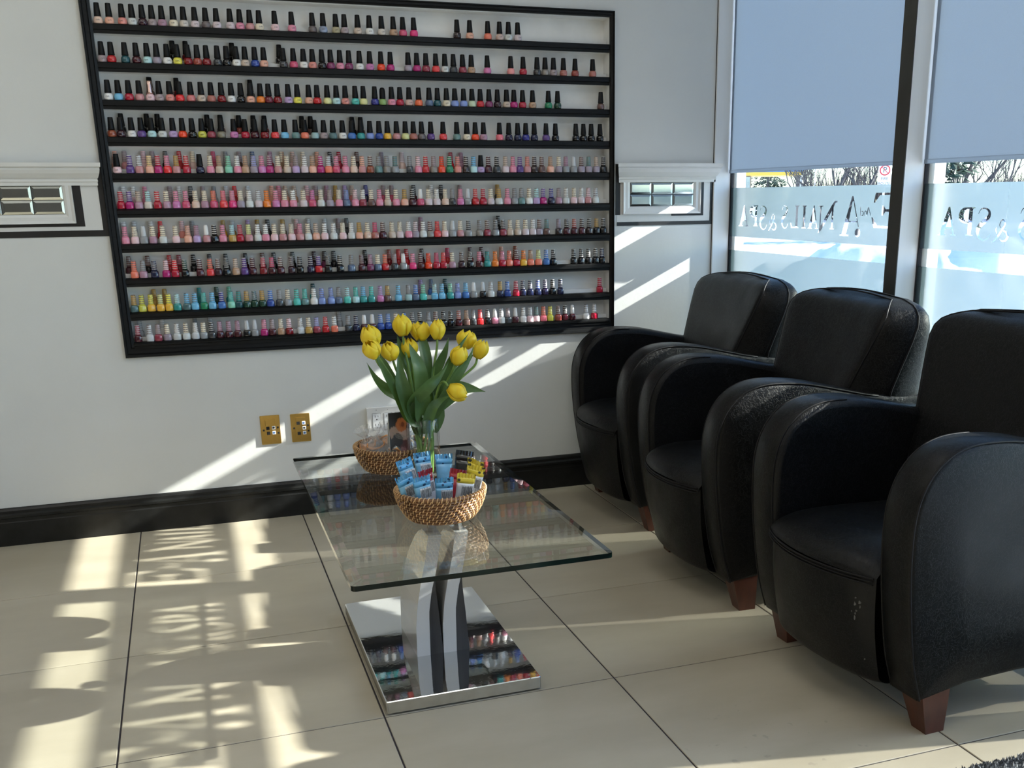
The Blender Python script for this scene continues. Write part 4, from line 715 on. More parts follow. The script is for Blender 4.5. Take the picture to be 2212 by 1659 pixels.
    # tapered legs
    for sx, sy in ((0, 1), (0, -1), (1, 1), (1, -1)):
        x0, x1 = (0.070, 0.155) if sx == 0 else (0.590, 0.675); yo = sy*(ARM_OUT-0.008); yi = sy*(ARM_OUT-0.093)
        top = [(x0, yo, 0.125), (x1, yo, 0.125), (x1, yi, 0.125), (x0, yi, 0.125)]
        bx0, bx1 = (x0+0.030, x1-0.002) if sx == 0 else (x0+0.002, x1-0.03); byo = yo-sy*0.006; byi = yi+sy*0.030
        bot = [(bx0, byo, 0.0), (bx1, byo, 0.0), (bx1, byi, 0.0), (bx0, byi, 0.0)]
        MB().loft([bot, top], smooth=False).build('leg', M['leg_wood'], root)
    return root
CH = make_chair()
for i, (x, y, rz, lb) in enumerate([(2.006, -0.418, -0.040, 'black leather armchair against the back wall, farthest from the viewer'),
                                    (1.945, -1.238, -0.058, 'black leather armchair in the middle of the row of three'),
                                    (1.948, -2.080, 0.045, 'black leather armchair nearest the viewer, scuffed on its front panel')]):
    c = CH if i == 0 else copy_tree(CH)
    c.location = (x, y, 0); c.rotation_euler = (0, 0, rz)
    tag(c, lb, 'armchair', 'armchairs in front of the shop window')
# pale scuffs on the nearest chair's front panel
M['scuff'] = pm('worn_leather_scuff', (0.13, 0.13, 0.125, 1), 0.7, nscale=200, namount=0.4)
near = [o for o in bpy.data.objects if o.name.startswith('armchair') and o.location.y < -2][0]
rs_ = random.Random(4)
for yl, z in [(-.172, .316), (-.180, .306), (-.170, .300), (-.182, .296), (-.174, .284), (-.172, .276), (-.164, .280), (-.171, .266), (-.186, .160)]:
    n0 = 7; w_ = rs_.uniform(.002, .005); h_ = rs_.uniform(.002, .006)
    xb = interp([(0.10, 0.030), (0.14, 0.012), (0.25, -0.006), (0.36, -0.010)], z) - 0.052*(1-(yl/0.218)**2)*(0.55+0.45*(z-0.09)/0.29) + (abs(yl)/0.218)**8*0.03
    pts = [(yl+w_*rs_.uniform(.6, 1.2)*cos(2*pi*k/n0), z+h_*rs_.uniform(.6, 1.2)*sin(2*pi*k/n0)) for k in range(n0)]
    MB().prism(pts, 'x', xb-0.0012, xb+0.004).build('scuff', M['scuff'], [q for q in near.children if q.name.startswith('front_panel')][0])

# ================================================================== coffee table
M['glass_top'] = thin_glass('table_glass', (0.975, 0.99, 0.98, 1), 1.48)
M['glass_edge'] = pm('green_glass_edge', (0.0015, 0.006, 0.005, 1), 0.10, coat=0.0, spec=0.2, nscale=6, namount=0.2)
M['chrome'] = pm('polished_chrome', (0.72, 0.72, 0.71, 1), 0.035, 1.0, nscale=3, namount=0.02, bump=0.16, bscale=5)
M['chrome_edge'] = pm('brushed_chrome_edge', (0.60, 0.59, 0.56, 1), 0.22, 1.0, nscale=40, namount=0.08)
M['grey_gloss'] = pm('glossy_pale_grey_lacquer', (0.56, 0.555, 0.55, 1), 0.16, coat=0.6, nscale=6, namount=0.03)
M['ebony'] = pm('grained_black_veneer', (0.030, 0.029, 0.030, 1), 0.32, nscale=26, namount=0.75, bump=0.2, bscale=30, stretch=(1, 1, 0.08))
TX, TY, TH = 1.090, -1.492, 0.450
tb = empty('coffee_table', (TX, TY, 0)); tag(tb, 'low glass coffee table standing on a shiny chrome plate', 'table')
gx, gy, gz0, gz1, bv = 0.2965, 0.601, TH-0.0155, TH, 0.027
def rrect(hx, hy, r, z, n=4):
    out = []
    for (cx, cy, a0) in ((hx-r, hy-r, 0), (-hx+r, hy-r, pi/2), (-hx+r, -hy+r, pi), (hx-r, -hy+r, 3*pi/2)):
        for k in range(n+1):
            a = a0+pi/2*k/n; out.append((cx+r*cos(a), cy+r*sin(a), z))
    return out
gt = MB()
r0, r1, r2, r3 = rrect(gx, gy, 0.012, gz0), rrect(gx, gy, 0.012, gz1-0.0035), rrect(gx-bv, gy-bv, 0.004, gz1), None
n = len(r0)
gt.add(r0+r1, [(i, (i+1) % n, n+(i+1) % n, n+i) for i in range(n)], 1)
gt.add(r1+r2, [(i, (i+1) % n, n+(i+1) % n, n+i) for i in range(n)], 0)
gt.add(r2, [tuple(range(n))], 0); gt.add(r0, [tuple(reversed(range(n)))], 0)
gt.build('glass_top', [M['glass_top'], M['glass_edge']], tb)
bp_ = MB()
hx, hy, bh = 0.2005, 0.346, 0.038
r0, r1, r2 = rrect(hx, hy, 0.004, 0.006), rrect(hx, hy, 0.004, bh-0.002), rrect(hx-0.002, hy-0.002, 0.003, bh)
bp_.add(r0+r1, [(i, (i+1) % n, n+(i+1) % n, n+i) for i in range(n)], 1); bp_.add(r1+r2, [(i, (i+1) % n, n+(i+1) % n, n+i) for i in range(n)], 0)
bp_.add(r2, [tuple(range(n))], 0); bp_.add(r0, [tuple(reversed(range(n)))], 1)
bp_.build('base_plate', [M['chrome'], M['chrome_edge']], tb)
MB().box((-hx+0.012, -hy+0.012, 0.0), (hx-0.012, hy-0.012, 0.007)).build('base_foot', M['gasket'], tb)
# two pairs of curved slabs: a pale lacquered one and a black veneer one that lean together
def slab(nm, left, right, y0, back, mat, zt):
    rings = []
    for i in range(17):
        z = 0.038+(zt-0.038)*i/16; l, r_, y1 = interp(left, z)-TX, interp(right, z)-TX, interp(back, z)-TY
        rings.append([(l, y0-TY, z), (r_, y0-TY, z), (r_, y1, z), (l, y1, z)])
    MB().loft(rings, smooth=False).build(nm, mat, tb)
PY0 = -1.606
BACK = [(0.038, -1.385), (0.15, -1.390), (0.205, -1.402), (0.26, -1.410), (0.29, -1.422), (0.33, -1.457), (0.36, -1.497), (0.376, -1.535)]
for d in (0.0, 0.073):
    slab('pale_upright', [(0.038, 1.0165+d), (0.12, 1.0175+d), (0.18, 1.0235+d), (0.25, 1.037+d), (0.304, 1.050+d), (0.376, 1.062+d)],
         [(0.038, 1.0525+d), (0.16, 1.0545+d), (0.22, 1.064+d), (0.28, 1.080+d), (0.376, 1.098+d)], PY0, BACK, M['grey_gloss'], 0.376)
    slab('black_upright', [(0.038, 1.0528+d), (0.16, 1.0548+d), (0.22, 1.0643+d), (0.262, 1.0745+d)],
         [(0.038, 1.0885+d), (0.15, 1.082+d), (0.22, 1.0765+d), (0.262, 1.0755+d)], PY0+0.002, [(0, -1.398), (0.3, -1.425)], M['ebony'], 0.262)
    MB().lathe([(0.013, 0.3755), (0.013, 0.430), (0.024, 0.4305), (0.024, 0.4344)], 24, (1.080+d-TX, -1.575-TY, 0)).build('chrome_mount', M['chrome'], tb)

# ================================================================== wicker baskets
M['wicker'] = pm('varnished_wicker', (0.165, 0.070, 0.023, 1), 0.36, coat=0.3, nscale=60, namount=0.35)
M['wicker_light'] = pm('pale_wicker_lashing', (0.56, 0.34, 0.155, 1), 0.38, coat=0.2, nscale=60, namount=0.25)
def basket(loc, label, rt, rbm, h, rings=11, seedn=1):
    b = empty('wicker_basket', loc); tag(b, label, 'basket', 'round wicker baskets on the table')
    rr = random.Random(seedn); coil = MB(); N = 64
    def rad(t): return rbm+(rt-rbm)*(sin(t*pi/2)**0.8)
    R_ = h/rings*0.56
    for k in range(rings):
        t = (k+0.4)/rings; r = rad(t); z = 0.004+h*t
        coil.tube([((r+0.0007*sin(9*a*2*pi/N+k*2.1))*cos(2*pi*a/N), (r+0.0007*sin(9*a*2*pi/N+k*2.1))*sin(2*pi*a/N), z) for a in range(N)], R_*0.92, 7, closed=True)
    coil.build('coils', M['wicker'], b)['kind'] = 'stuff'
    la = MB()
    for k in range(rings-1):
        n_ = 34
        for q in range(n_):
            a = 2*pi*(q+0.5*(k % 2)+rr.uniform(-.08, .08)+k*0.13)/n_
            pts = []
            for i in range(5):
                t = (k+0.05+1.35*i/4)/rings; off = R_*(0.75+0.45*abs(sin(pi*(i/4)*1.0)))
                r = rad(min(1, t))+off; aa = a+0.055*(i/4-0.5); pts.append((r*cos(aa), r*sin(aa), 0.004+h*t))
            la.tube(pts, 0.0015, 5)
    la.build('lashing', M['wicker_light'], b)['kind'] = 'stuff'
    rm = MB(); n_ = 64
    rm.tube([(rt*cos(2*pi*a/N), rt*sin(2*pi*a/N), h) for a in range(N)], 0.0052, 8, closed=True)
    for q in range(n_):
        a = 2*pi*q/n_
        rm.tube([((rt+0.006*cos(p))*cos(a+0.03*p/pi), (rt+0.006*cos(p))*sin(a+0.03*p/pi), h+0.006*sin(p)) for p in (-1.2, -.4, .4, 1.2, 2.0, 2.8, 3.6)], 0.0016, 4, mi=1)
    rm.build('rim', [M['wicker'], M['wicker_light']], b)
    MB().lathe([(0.0, 0.0025), (rbm*0.97, 0.0025), (rbm*0.97, 0.006), (0.0, 0.006)], 32).build('basket_floor', M['wicker'], b)
    return b
BF = (1.082, -1.690, TH+0.0005); BB = (1.062, -1.165, TH+0.0005)
basket(BF, 'round wicker basket of snack bars at the front of the glass table', 0.110, 0.078, 0.074, 10, 1)
basket(BB, 'round wicker basket of wrapped biscuits behind the dark card', 0.110, 0.078, 0.074, 10, 2)

# ================================================================== vase and tulips
M['vase'] = thin_glass('vase_glass', (0.975, 0.985, 0.98, 1), 1.45)
M['water'] = thin_glass('water', (0.93, 0.97, 0.94, 1), 1.2)
VX, VY, VR, VT = 1.126, -1.300, 0.0465, 0.627
vs = empty('glass_vase', (VX, VY, TH+0.0003)); tag(vs, 'clear cylindrical glass vase holding the yellow tulips', 'vase')
hv = VT-TH
MB().lathe([(0.0, 0.0), (VR-0.002, 0.0), (VR, 0.002), (VR, hv-0.001), (VR-0.001, hv), (VR-0.0025, hv), (VR-0.0035, hv-0.001), (VR-0.0035, 0.013), (VR-0.006, 0.010), (0, 0.010)], 40).build('glass_wall', M['vase'], vs)
MB().lathe([(0.0, 0.0135), (VR-0.0042, 0.0135), (VR-0.0042, 0.085), (0, 0.085)], 32).build('water', M['water'], vs)
def petal_mat():
    m, n, out = new_mat('yellow_tulip_petal'); L = n.links.new
    tc = n.nodes.new('ShaderNodeTexCoord'); t = n.nodes.new('ShaderNodeTexNoise'); t.inputs['Scale'].default_value = 70
    mp = n.nodes.new('ShaderNodeMapping'); mp.inputs['Scale'].default_value = (1, 1, 0.2); L(tc.outputs['Object'], mp.inputs[0]); L(mp.outputs[0], t.inputs['Vector'])
    cr = n.nodes.new('ShaderNodeValToRGB'); L(t.outputs[0], cr.inputs[0]); cr.color_ramp.elements[0].position = .3; cr.color_ramp.elements[1].position = .7
    cr.color_ramp.elements[0].color = (0.95, 0.73, 0.025, 1); cr.color_ramp.elements[1].color = (1.0, 0.86, 0.075, 1)
    d = n.nodes.new('ShaderNodeBsdfPrincipled'); d.inputs['Roughness'].default_value = 0.42; L(cr.outputs[0], d.inputs['Base Color'])
    tl = n.nodes.new('ShaderNodeBsdfTranslucent'); L(cr.outputs[0], tl.inputs[0]); mx = n.nodes.new('ShaderNodeMixShader'); mx.inputs[0].default_value = 0.42
    L(d.outputs[0], mx.inputs[1]); L(tl.outputs[0], mx.inputs[2]); L(mx.outputs[0], out.inputs[0]); return m
def leaf_mat():
    m, n, out = new_mat('tulip_leaf'); L = n.links.new
    tc = n.nodes.new('ShaderNodeTexCoord'); t = n.nodes.new('ShaderNodeTexNoise'); t.inputs['Scale'].default_value = 22; t.inputs['Detail'].default_value = 4; L(tc.outputs['Object'], t.inputs['Vector'])
    cr = n.nodes.new('ShaderNodeValToRGB'); L(t.outputs[0], cr.inputs[0]); cr.color_ramp.elements[0].position = .3; cr.color_ramp.elements[1].position = .75
    cr.color_ramp.elements[0].color = (0.050, 0.110, 0.038, 1); cr.color_ramp.elements[1].color = (0.115, 0.205, 0.085, 1)
    d = n.nodes.new('ShaderNodeBsdfPrincipled'); d.inputs['Roughness'].default_value = 0.38; L(cr.outputs[0], d.inputs['Base Color'])
    tl = n.nodes.new('ShaderNodeBsdfTranslucent'); tl.inputs[0].default_value = (0.16, 0.30, 0.03, 1); mx = n.nodes.new('ShaderNodeMixShader'); mx.inputs[0].default_value = 0.30
    L(d.outputs[0], mx.inputs[1]); L(tl.outputs[0], mx.inputs[2]); L(mx.outputs[0], out.inputs[0]); return m
M['petal'] = petal_mat(); M['leaf'] = leaf_mat()
M['stem'] = pm('tulip_stem', (0.155, 0.265, 0.060, 1), 0.4, nscale=40, namount=0.2)
def petal(mb, base, ax, side, L_, R_, th, inner, open_):
    """one curved petal wrapping the flower axis"""
    a = ax.normalized(); e1 = (side-a*side.dot(a)).normalized(); e2 = a.cross(e1); nu, nv = 9, 7
    def P(u, v):
        w = (v*2-1); hw = 1.02*(sin(pi*min(1, 0.10+0.86*u))**0.55)*(1 if u < .95 else .7)
        r = R_*(0.34+0.74*sin(pi*(0.05+0.80*u))-0.26*u**3+open_*u*u)*(0.86 if inner else 1.0)
        r *= 1+0.06*(1-w*w); ang = th+w*hw*1.02
        x = L_*(u-0.10*w*w*u*u)+0.02*L_*(1 if inner else 0)
        return tuple(base + a*x + (e1*cos(ang)+e2*sin(ang))*r)
    mb.grid(P, nu, nv)
def leaf_obj(pts, width, parent, org, twist=0.0, fold=0.35):
    c = catmull([Vector(p) for p in pts], 6); n_ = len(c); rows = []
    for i, p in enumerate(c):
        u = i/(n_-1); t = (c[min(i+1, n_-1)]-c[max(i-1, 0)]).normalized()
        view = Vector((0.25, -0.95, 0.15)); s = t.cross(view); s = s.normalized() if s.length > 1e-4 else Vector((1, 0, 0))
        nn = s.cross(t).normalized(); ang = twist*(u-0.3); s2 = s*cos(ang)+nn*sin(ang); n2 = nn*cos(ang)-s*sin(ang)
        w = width*0.5*(0.10+0.90*sin(pi*min(1, u*0.9+0.12))**0.8)*(1-u**5)**0.7 if u < 1 else 0.0003
        row = []
        for k in range(5):
            q = k/2-1; row.append(tuple(p + s2*w*q + n2*fold*w*(abs(q)**1.5) - org))
        rows.append(row)
    mb = MB(); mb.loft(rows, closed=False, cap0=False, cap1=False)
    return mb.build('leaf', M['leaf'], parent)
HEADS = [((0.986, -1.36, 0.870), .026, .060, (-.30, -.1, 1)), ((0.980, -1.40, 0.842), .023, .052, (-.42, -.35, .95)), ((1.037, -1.35, 0.828), .024, .052, (-.30, -.25, 1)),
         ((1.087, -1.28, 0.887), .026, .058, (-.05, 0, 1)), ((1.107, -1.27, 0.823), .022, .054, (-.12, 0, 1)), ((1.143, -1.26, 0.865), .026, .052, (.05, .1, 1)),
         ((1.182, -1.30, 0.873), .021, .056, (.08, 0, 1)), ((1.276, -1.25, 0.833), .026, .052, (.35, .2, 1)), ((1.228, -1.35, 0.804), .024, .054, (.45, -.15, 1)),
         ((1.304, -1.30, 0.811), .022, .056, (.45, 0, 1)), ((1.207, -1.40, 0.712), .023, .056, (.85, -.25, -.55))]
LEAVES = {0: [('L1', .034, .5), ('L14', .030, 0)], 1: [('L2', .036, .4)], 2: [('L3', .046, .8)], 3: [('L11', .034, .3)], 4: [('L4', .050, -.3)], 5: [('L6', .034, .2), ('L12', .040, .3)],
          6: [('L7', .028, .5)], 7: [('L8', .036, -.5), ('L13', .032, .2)], 8: [('L9', .034, -.4)], 9: [('L10', .078, .3)], 10: [('L5', .044, -.5), ('L15', .034, .6)]}
LP = {'L1': [[1.064, -1.32, .693], [1.023, -1.34, .723], [.992, -1.36, .759], [.968, -1.38, .805]], 'L2': [[1.081, -1.32, .643], [1.05, -1.35, .712], [1.014, -1.38, .777], [.986, -1.4, .839]],
 'L3': [[1.092, -1.34, .641], [1.064, -1.36, .728], [1.06, -1.36, .775], [1.06, -1.35, .836]], 'L4': [[1.115, -1.345, .66], [1.11, -1.37, .767], [1.097, -1.36, .818], [1.09, -1.35, .847]],
 'L5': [[1.09, -1.35, .681], [1.123, -1.4, .732], [1.157, -1.4, .76], [1.188, -1.4, .798]], 'L6': [[1.151, -1.28, .764], [1.147, -1.27, .816], [1.142, -1.27, .851], [1.141, -1.28, .881]],
 'L7': [[1.168, -1.3, .744], [1.183, -1.3, .778], [1.201, -1.3, .812], [1.213, -1.3, .849]], 'L8': [[1.165, -1.32, .66], [1.198, -1.33, .769], [1.229, -1.33, .819], [1.267, -1.32, .861]],
 'L9': [[1.165, -1.33, .66], [1.212, -1.36, .744], [1.247, -1.36, .787], [1.274, -1.35, .832]], 'L10': [[1.150, -1.3, .665], [1.2, -1.3, .693], [1.253, -1.3, .702], [1.309, -1.32, .692]],
 'L11': [[1.108, -1.27, .743], [1.092, -1.27, .788], [1.081, -1.27, .826], [1.074, -1.27, .859]], 'L12': [[1.135, -1.25, .671], [1.159, -1.25, .737], [1.154, -1.25, .782], [1.141, -1.26, .819]],
 'L13': [[1.165, -1.27, .66], [1.249, -1.25, .742], [1.273, -1.25, .766], [1.297, -1.26, .797]], 'L14': [[1.085, -1.3, .66], [1.033, -1.3, .77], [1.022, -1.3, .801], [1.019, -1.3, .827]],
 'L15': [[1.132, -1.34, .63], [1.144, -1.36, .667], [1.169, -1.36, .685], [1.194, -1.38, .70]]}
TLAB = ['yellow tulip highest on the left of the bunch, leaning left', 'yellow tulip lowest on the far left, in front of another bloom', 'yellow tulip between the left pair and the tallest bloom', 'tallest yellow tulip, standing upright above the others',
        'yellow tulip half hidden behind a broad leaf in the middle', 'open yellow tulip with a leaf tip crossing its bloom', 'slim upright yellow tulip just right of the middle', 'yellow tulip on the right partly covered by a dark leaf',
        'yellow tulip on the right with a curled petal edge, lower', 'rightmost upright yellow tulip leaning to the right', 'drooping yellow tulip hanging low on the right']
rnd = random.Random(11)
for i, (h, R_, L_, d) in enumerate(HEADS):
    ang = 2*pi*i/11+0.5; foot = Vector((VX+0.022*cos(ang), VY+0.022*sin(ang), TH+0.015+0.004*i/11))
    t = empty('tulip', foot); hc = Vector(h); ax = Vector(d).normalized(); hb = hc-ax*L_*0.5
    tag(t, TLAB[i], 'tulip', 'yellow tulips in the vase')
    dirn = (hc-Vector((VX, VY, hc.z))); rim = Vector((VX, VY, VT))+Vector((dirn.x, dirn.y, 0)).normalized()*min(0.034, dirn.length*0.35)
    if i == 10: pts = [foot, (foot+rim)/2, rim, Vector((1.165, -1.345, .712)), Vector((1.176, -1.37, .738)), hb]
    else: pts = [foot, (foot+rim)/2, rim, rim.lerp(hb, 0.5)+Vector((0, 0, 0.01)), hb-ax*0.025, hb]
    c = catmull([p-foot for p in pts], 6)
    MB().tube(c, [0.0042-0.0010*k/len(c) for k in range(len(c))], 7).build('stem', M['stem'], t)
    side = Vector((rnd.uniform(-1, 1), rnd.uniform(-1, 1), 0.1)); op = rnd.uniform(-0.04, 0.06) if i not in (5, 7) else 0.25
    for k in range(6):
        mb = MB(); inner = k % 2 == 1
        petal(mb, hb-foot, ax, side, L_*rnd.uniform(.95, 1.04), R_, 2*pi*k/6+rnd.uniform(-.1, .1), inner, op)
        o = mb.build('petal', M['petal'], t)
        so_ = o.modifiers.new('thickness', 'SOLIDIFY'); so_.thickness = 0.0009
    for nm, wd, tw in LEAVES[i]:
        # the leaf springs from its stem low in the vase
        p = LP[nm]; b0 = Vector(p[0]); base = [Vector((VX, VY, 0.585))+(Vector((b0.x, b0.y, 0))-Vector((VX, VY, 0))).normalized()*0.020] if b0.z < 0.70 else [b0-Vector((0, 0, 0.10))]
        inr = Vector((VX, VY, 0.628))+(Vector((b0.x, b0.y, 0))-Vector((VX, VY, 0))).normalized()*0.030
        path = base+([inr] if b0.z < 0.70 else [])+[Vector(q) for q in p]
        leaf_obj(path, wd, t, foot, tw)

# ================================================================== dark folded card behind the vase
def card_mat():
    m, n, out = new_mat('printed_card'); L = n.links.new
    p = n.nodes.new('ShaderNodeBsdfPrincipled'); L(p.outputs[0], out.inputs[0]); p.inputs['Roughness'].default_value = 0.35
    tc = n.nodes.new('ShaderNodeTexCoord'); sx = n.nodes.new('ShaderNodeSeparateXYZ'); L(tc.outputs['Generated'], sx.inputs[0])
    def blob(cx, cz, r, soft):
        v = n.nodes.new('ShaderNodeCombineXYZ'); v.inputs[0].default_value = cx; v.inputs[2].default_value = cz
        c = n.nodes.new('ShaderNodeCombineXYZ'); L(sx.outputs['X'], c.inputs[0]); L(sx.outputs['Z'], c.inputs[2])
        s = n.nodes.new('ShaderNodeVectorMath'); s.operation = 'SUBTRACT'; L(c.outputs[0], s.inputs[0]); L(v.outputs[0], s.inputs[1])
        k = n.nodes.new('ShaderNodeVectorMath'); k.operation = 'MULTIPLY'; k.inputs[1].default_value = (1, 1, 2.4); L(s.outputs[0], k.inputs[0])
        l = n.nodes.new('ShaderNodeVectorMath'); l.operation = 'LENGTH'; L(k.outputs[0], l.inputs[0])
        nz = n.nodes.new('ShaderNodeTexNoise'); nz.inputs['Scale'].default_value = 14; L(tc.outputs['Generated'], nz.inputs['Vector'])
        ad = n.nodes.new('ShaderNodeMath'); ad.operation = 'MULTIPLY_ADD'; ad.inputs[1].default_value = 0.22; L(nz.outputs[0], ad.inputs[0]); L(l.outputs['Value'], ad.inputs[2])
        r_ = n.nodes.new('ShaderNodeMapRange'); r_.inputs[1].default_value = r+0.11; r_.inputs[2].default_value = r+0.11+soft; r_.inputs[3].default_value = 1; r_.inputs[4].default_value = 0; L(ad.outputs[0], r_.inputs[0]); return r_
    prev = None; col = (0.022, 0.021, 0.020, 1)
    for cx, cz, r, c in [(.74, .48, .34, (.10, .038, .042, 1)), (.62, .36, .18, (.30, .16, .17, 1)), (.24, .68, .22, (.34, .24, .20, 1)), (.72, .66, .24, (.46, .34, .31, 1)), (.38, .56, .24, (.028, .022, .022, 1)), (.30, .42, .2, (.02, .016, .018, 1)), (.62, .80, .24, (.42, .13, .04, 1)), (.66, .80, .07, (.2, .05, .02, 1))]:
        b = blob(cx, cz, r, .05); mx = n.nodes.new('ShaderNodeMix'); mx.data_type = 'RGBA'; L(b.outputs[0], mx.inputs[0])
        if prev: L(prev.outputs[2], mx.inputs[6])
        else: mx.inputs[6].default_value = col
        mx.inputs[7].default_value = c; prev = mx
    L(prev.outputs[2], p.inputs['Base Color']); return m
cd_ = empty('menu_card', (1.070, -1.240, TH+0.0003), RAD(6)); tag(cd_, 'dark folded card with a flower picture standing behind the vase', 'card')
M['card_print'] = card_mat(); M['card_edge'] = pm('card_white_edge', (0.6, 0.6, 0.58, 1), 0.6, nscale=30, namount=0.04)
cw_, chh = 0.062, 0.186
MB().box((-cw_/2, -0.0008, 0), (cw_/2, 0.0, chh)).build('front_leaf', M['card_print'], cd_)
MB().add([(-cw_/2+.001, 0.0005, chh), (cw_/2, 0.0005, chh), (cw_/2, 0.045, 0.0), (-cw_/2+.001, 0.045, 0.0), (-cw_/2+.001, 0.0018, chh), (cw_/2, 0.0018, chh), (cw_/2, 0.0463, 0.0), (-cw_/2+.001, 0.0463, 0.0)],
         [(0, 1, 2, 3), (7, 6, 5, 4), (0, 4, 5, 1), (1, 5, 6, 2), (2, 6, 7, 3), (3, 7, 4, 0)]).build('back_leaf', M['card_edge'], cd_)
MB().box((-cw_/2, -0.0010, 0), (-cw_/2+0.0012, 0.0004, chh)).build('fold_edge', M['card_edge'], cd_)
MB().box((cw_/2-0.0014, -0.0010, 0), (cw_/2+0.0004, 0.0004, chh)).build('fold_edge', M['card_edge'], cd_)

# ================================================================== snack bars in the front basket
def wrap_mat(name, base, accent, dots=90, rough=0.28):
    m, n, out = new_mat(name); L = n.links.new
    p = n.nodes.new('ShaderNodeBsdfPrincipled'); L(p.outputs[0], out.inputs[0]); p.inputs['Roughness'].default_value = rough; p.inputs['Metallic'].default_value = 0.15; p.inputs['Coat Weight'].default_value = 0.5
    tc = n.nodes.new('ShaderNodeTexCoord'); v = n.nodes.new('ShaderNodeTexVoronoi'); v.inputs['Scale'].default_value = dots; L(tc.outputs['Object'], v.inputs['Vector'])
    r = n.nodes.new('ShaderNodeMapRange'); r.inputs[1].default_value = 0.28; r.inputs[2].default_value = 0.34; r.inputs[3].default_value = 1; r.inputs[4].default_value = 0; L(v.outputs['Distance'], r.inputs[0])
    mx = n.nodes.new('ShaderNodeMix'); mx.data_type = 'RGBA'; L(r.outputs[0], mx.inputs[0]); mx.inputs[6].default_value = base; mx.inputs[7].default_value = accent; L(mx.outputs[2], p.inputs['Base Color'])
    t = n.nodes.new('ShaderNodeTexNoise'); t.inputs['Scale'].default_value = 90; L(tc.outputs['Object'], t.inputs['Vector']); b = n.nodes.new('ShaderNodeBump'); b.inputs['Strength'].default_value = .35; b.inputs['Distance'].default_value = .002
    L(t.outputs[0], b.inputs['Height']); L(b.outputs[0], p.inputs['Normal']); return m
M['bar_blue'] = wrap_mat('blue_dotted_wrapper', (0.10, 0.36, 0.62, 1), (0.012, 0.06, 0.14, 1)); M['bar_sky'] = pm('light_blue_wrapper', (0.16, 0.40, 0.60, 1), 0.3, coat=0.5, nscale=60, namount=0.08, bump=0.2, bscale=60)
M['bar_red'] = pm('red_wrapper', (0.36, 0.018, 0.03, 1), 0.3, coat=0.5, nscale=50, namount=0.2, bump=0.3, bscale=60)
M['bar_yellow'] = wrap_mat('yellow_edged_wrapper', (0.78, 0.62, 0.06, 1), (0.05, 0.05, 0.03, 1), 55); M['bar_black'] = pm('black_wrapper', (0.012, 0.012, 0.012, 1), 0.25, coat=0.6, nscale=50, namount=0.2, bump=0.3, bscale=60)
def label_mat():
    m, n, out = new_mat('wrapper_fine_print'); L = n.links.new
    p = n.nodes.new('ShaderNodeBsdfPrincipled'); L(p.outputs[0], out.inputs[0]); p.inputs['Roughness'].default_value = .35
    tc = n.nodes.new('ShaderNodeTexCoord'); t = n.nodes.new('ShaderNodeTexNoise'); t.inputs['Scale'].default_value = 60; t.inputs['Detail'].default_value = 1
    mp = n.nodes.new('ShaderNodeMapping'); mp.inputs['Scale'].default_value = (8, 8, 1.5); L(tc.outputs['Object'], mp.inputs[0]); L(mp.outputs[0], t.inputs['Vector'])
    cr = n.nodes.new('ShaderNodeValToRGB'); L(t.outputs[0], cr.inputs[0]); cr.color_ramp.elements[0].position = .40; cr.color_ramp.elements[1].position = .52
    cr.color_ramp.elements[0].color = (.34, .36, .38, 1); cr.color_ramp.elements[1].color = (.72, .74, .75, 1); L(cr.outputs[0], p.inputs['Base Color']); return m
M['bar_print'] = label_mat(); M['bar_ink'] = pm('barcode_ink', (0.08, 0.075, 0.07, 1), 0.5, nscale=40, namount=.1); M['bar_white'] = pm('white_wrapper', (.74, .75, .76, 1), .3, coat=.4, nscale=40, namount=.05, bump=.2, bscale=60)
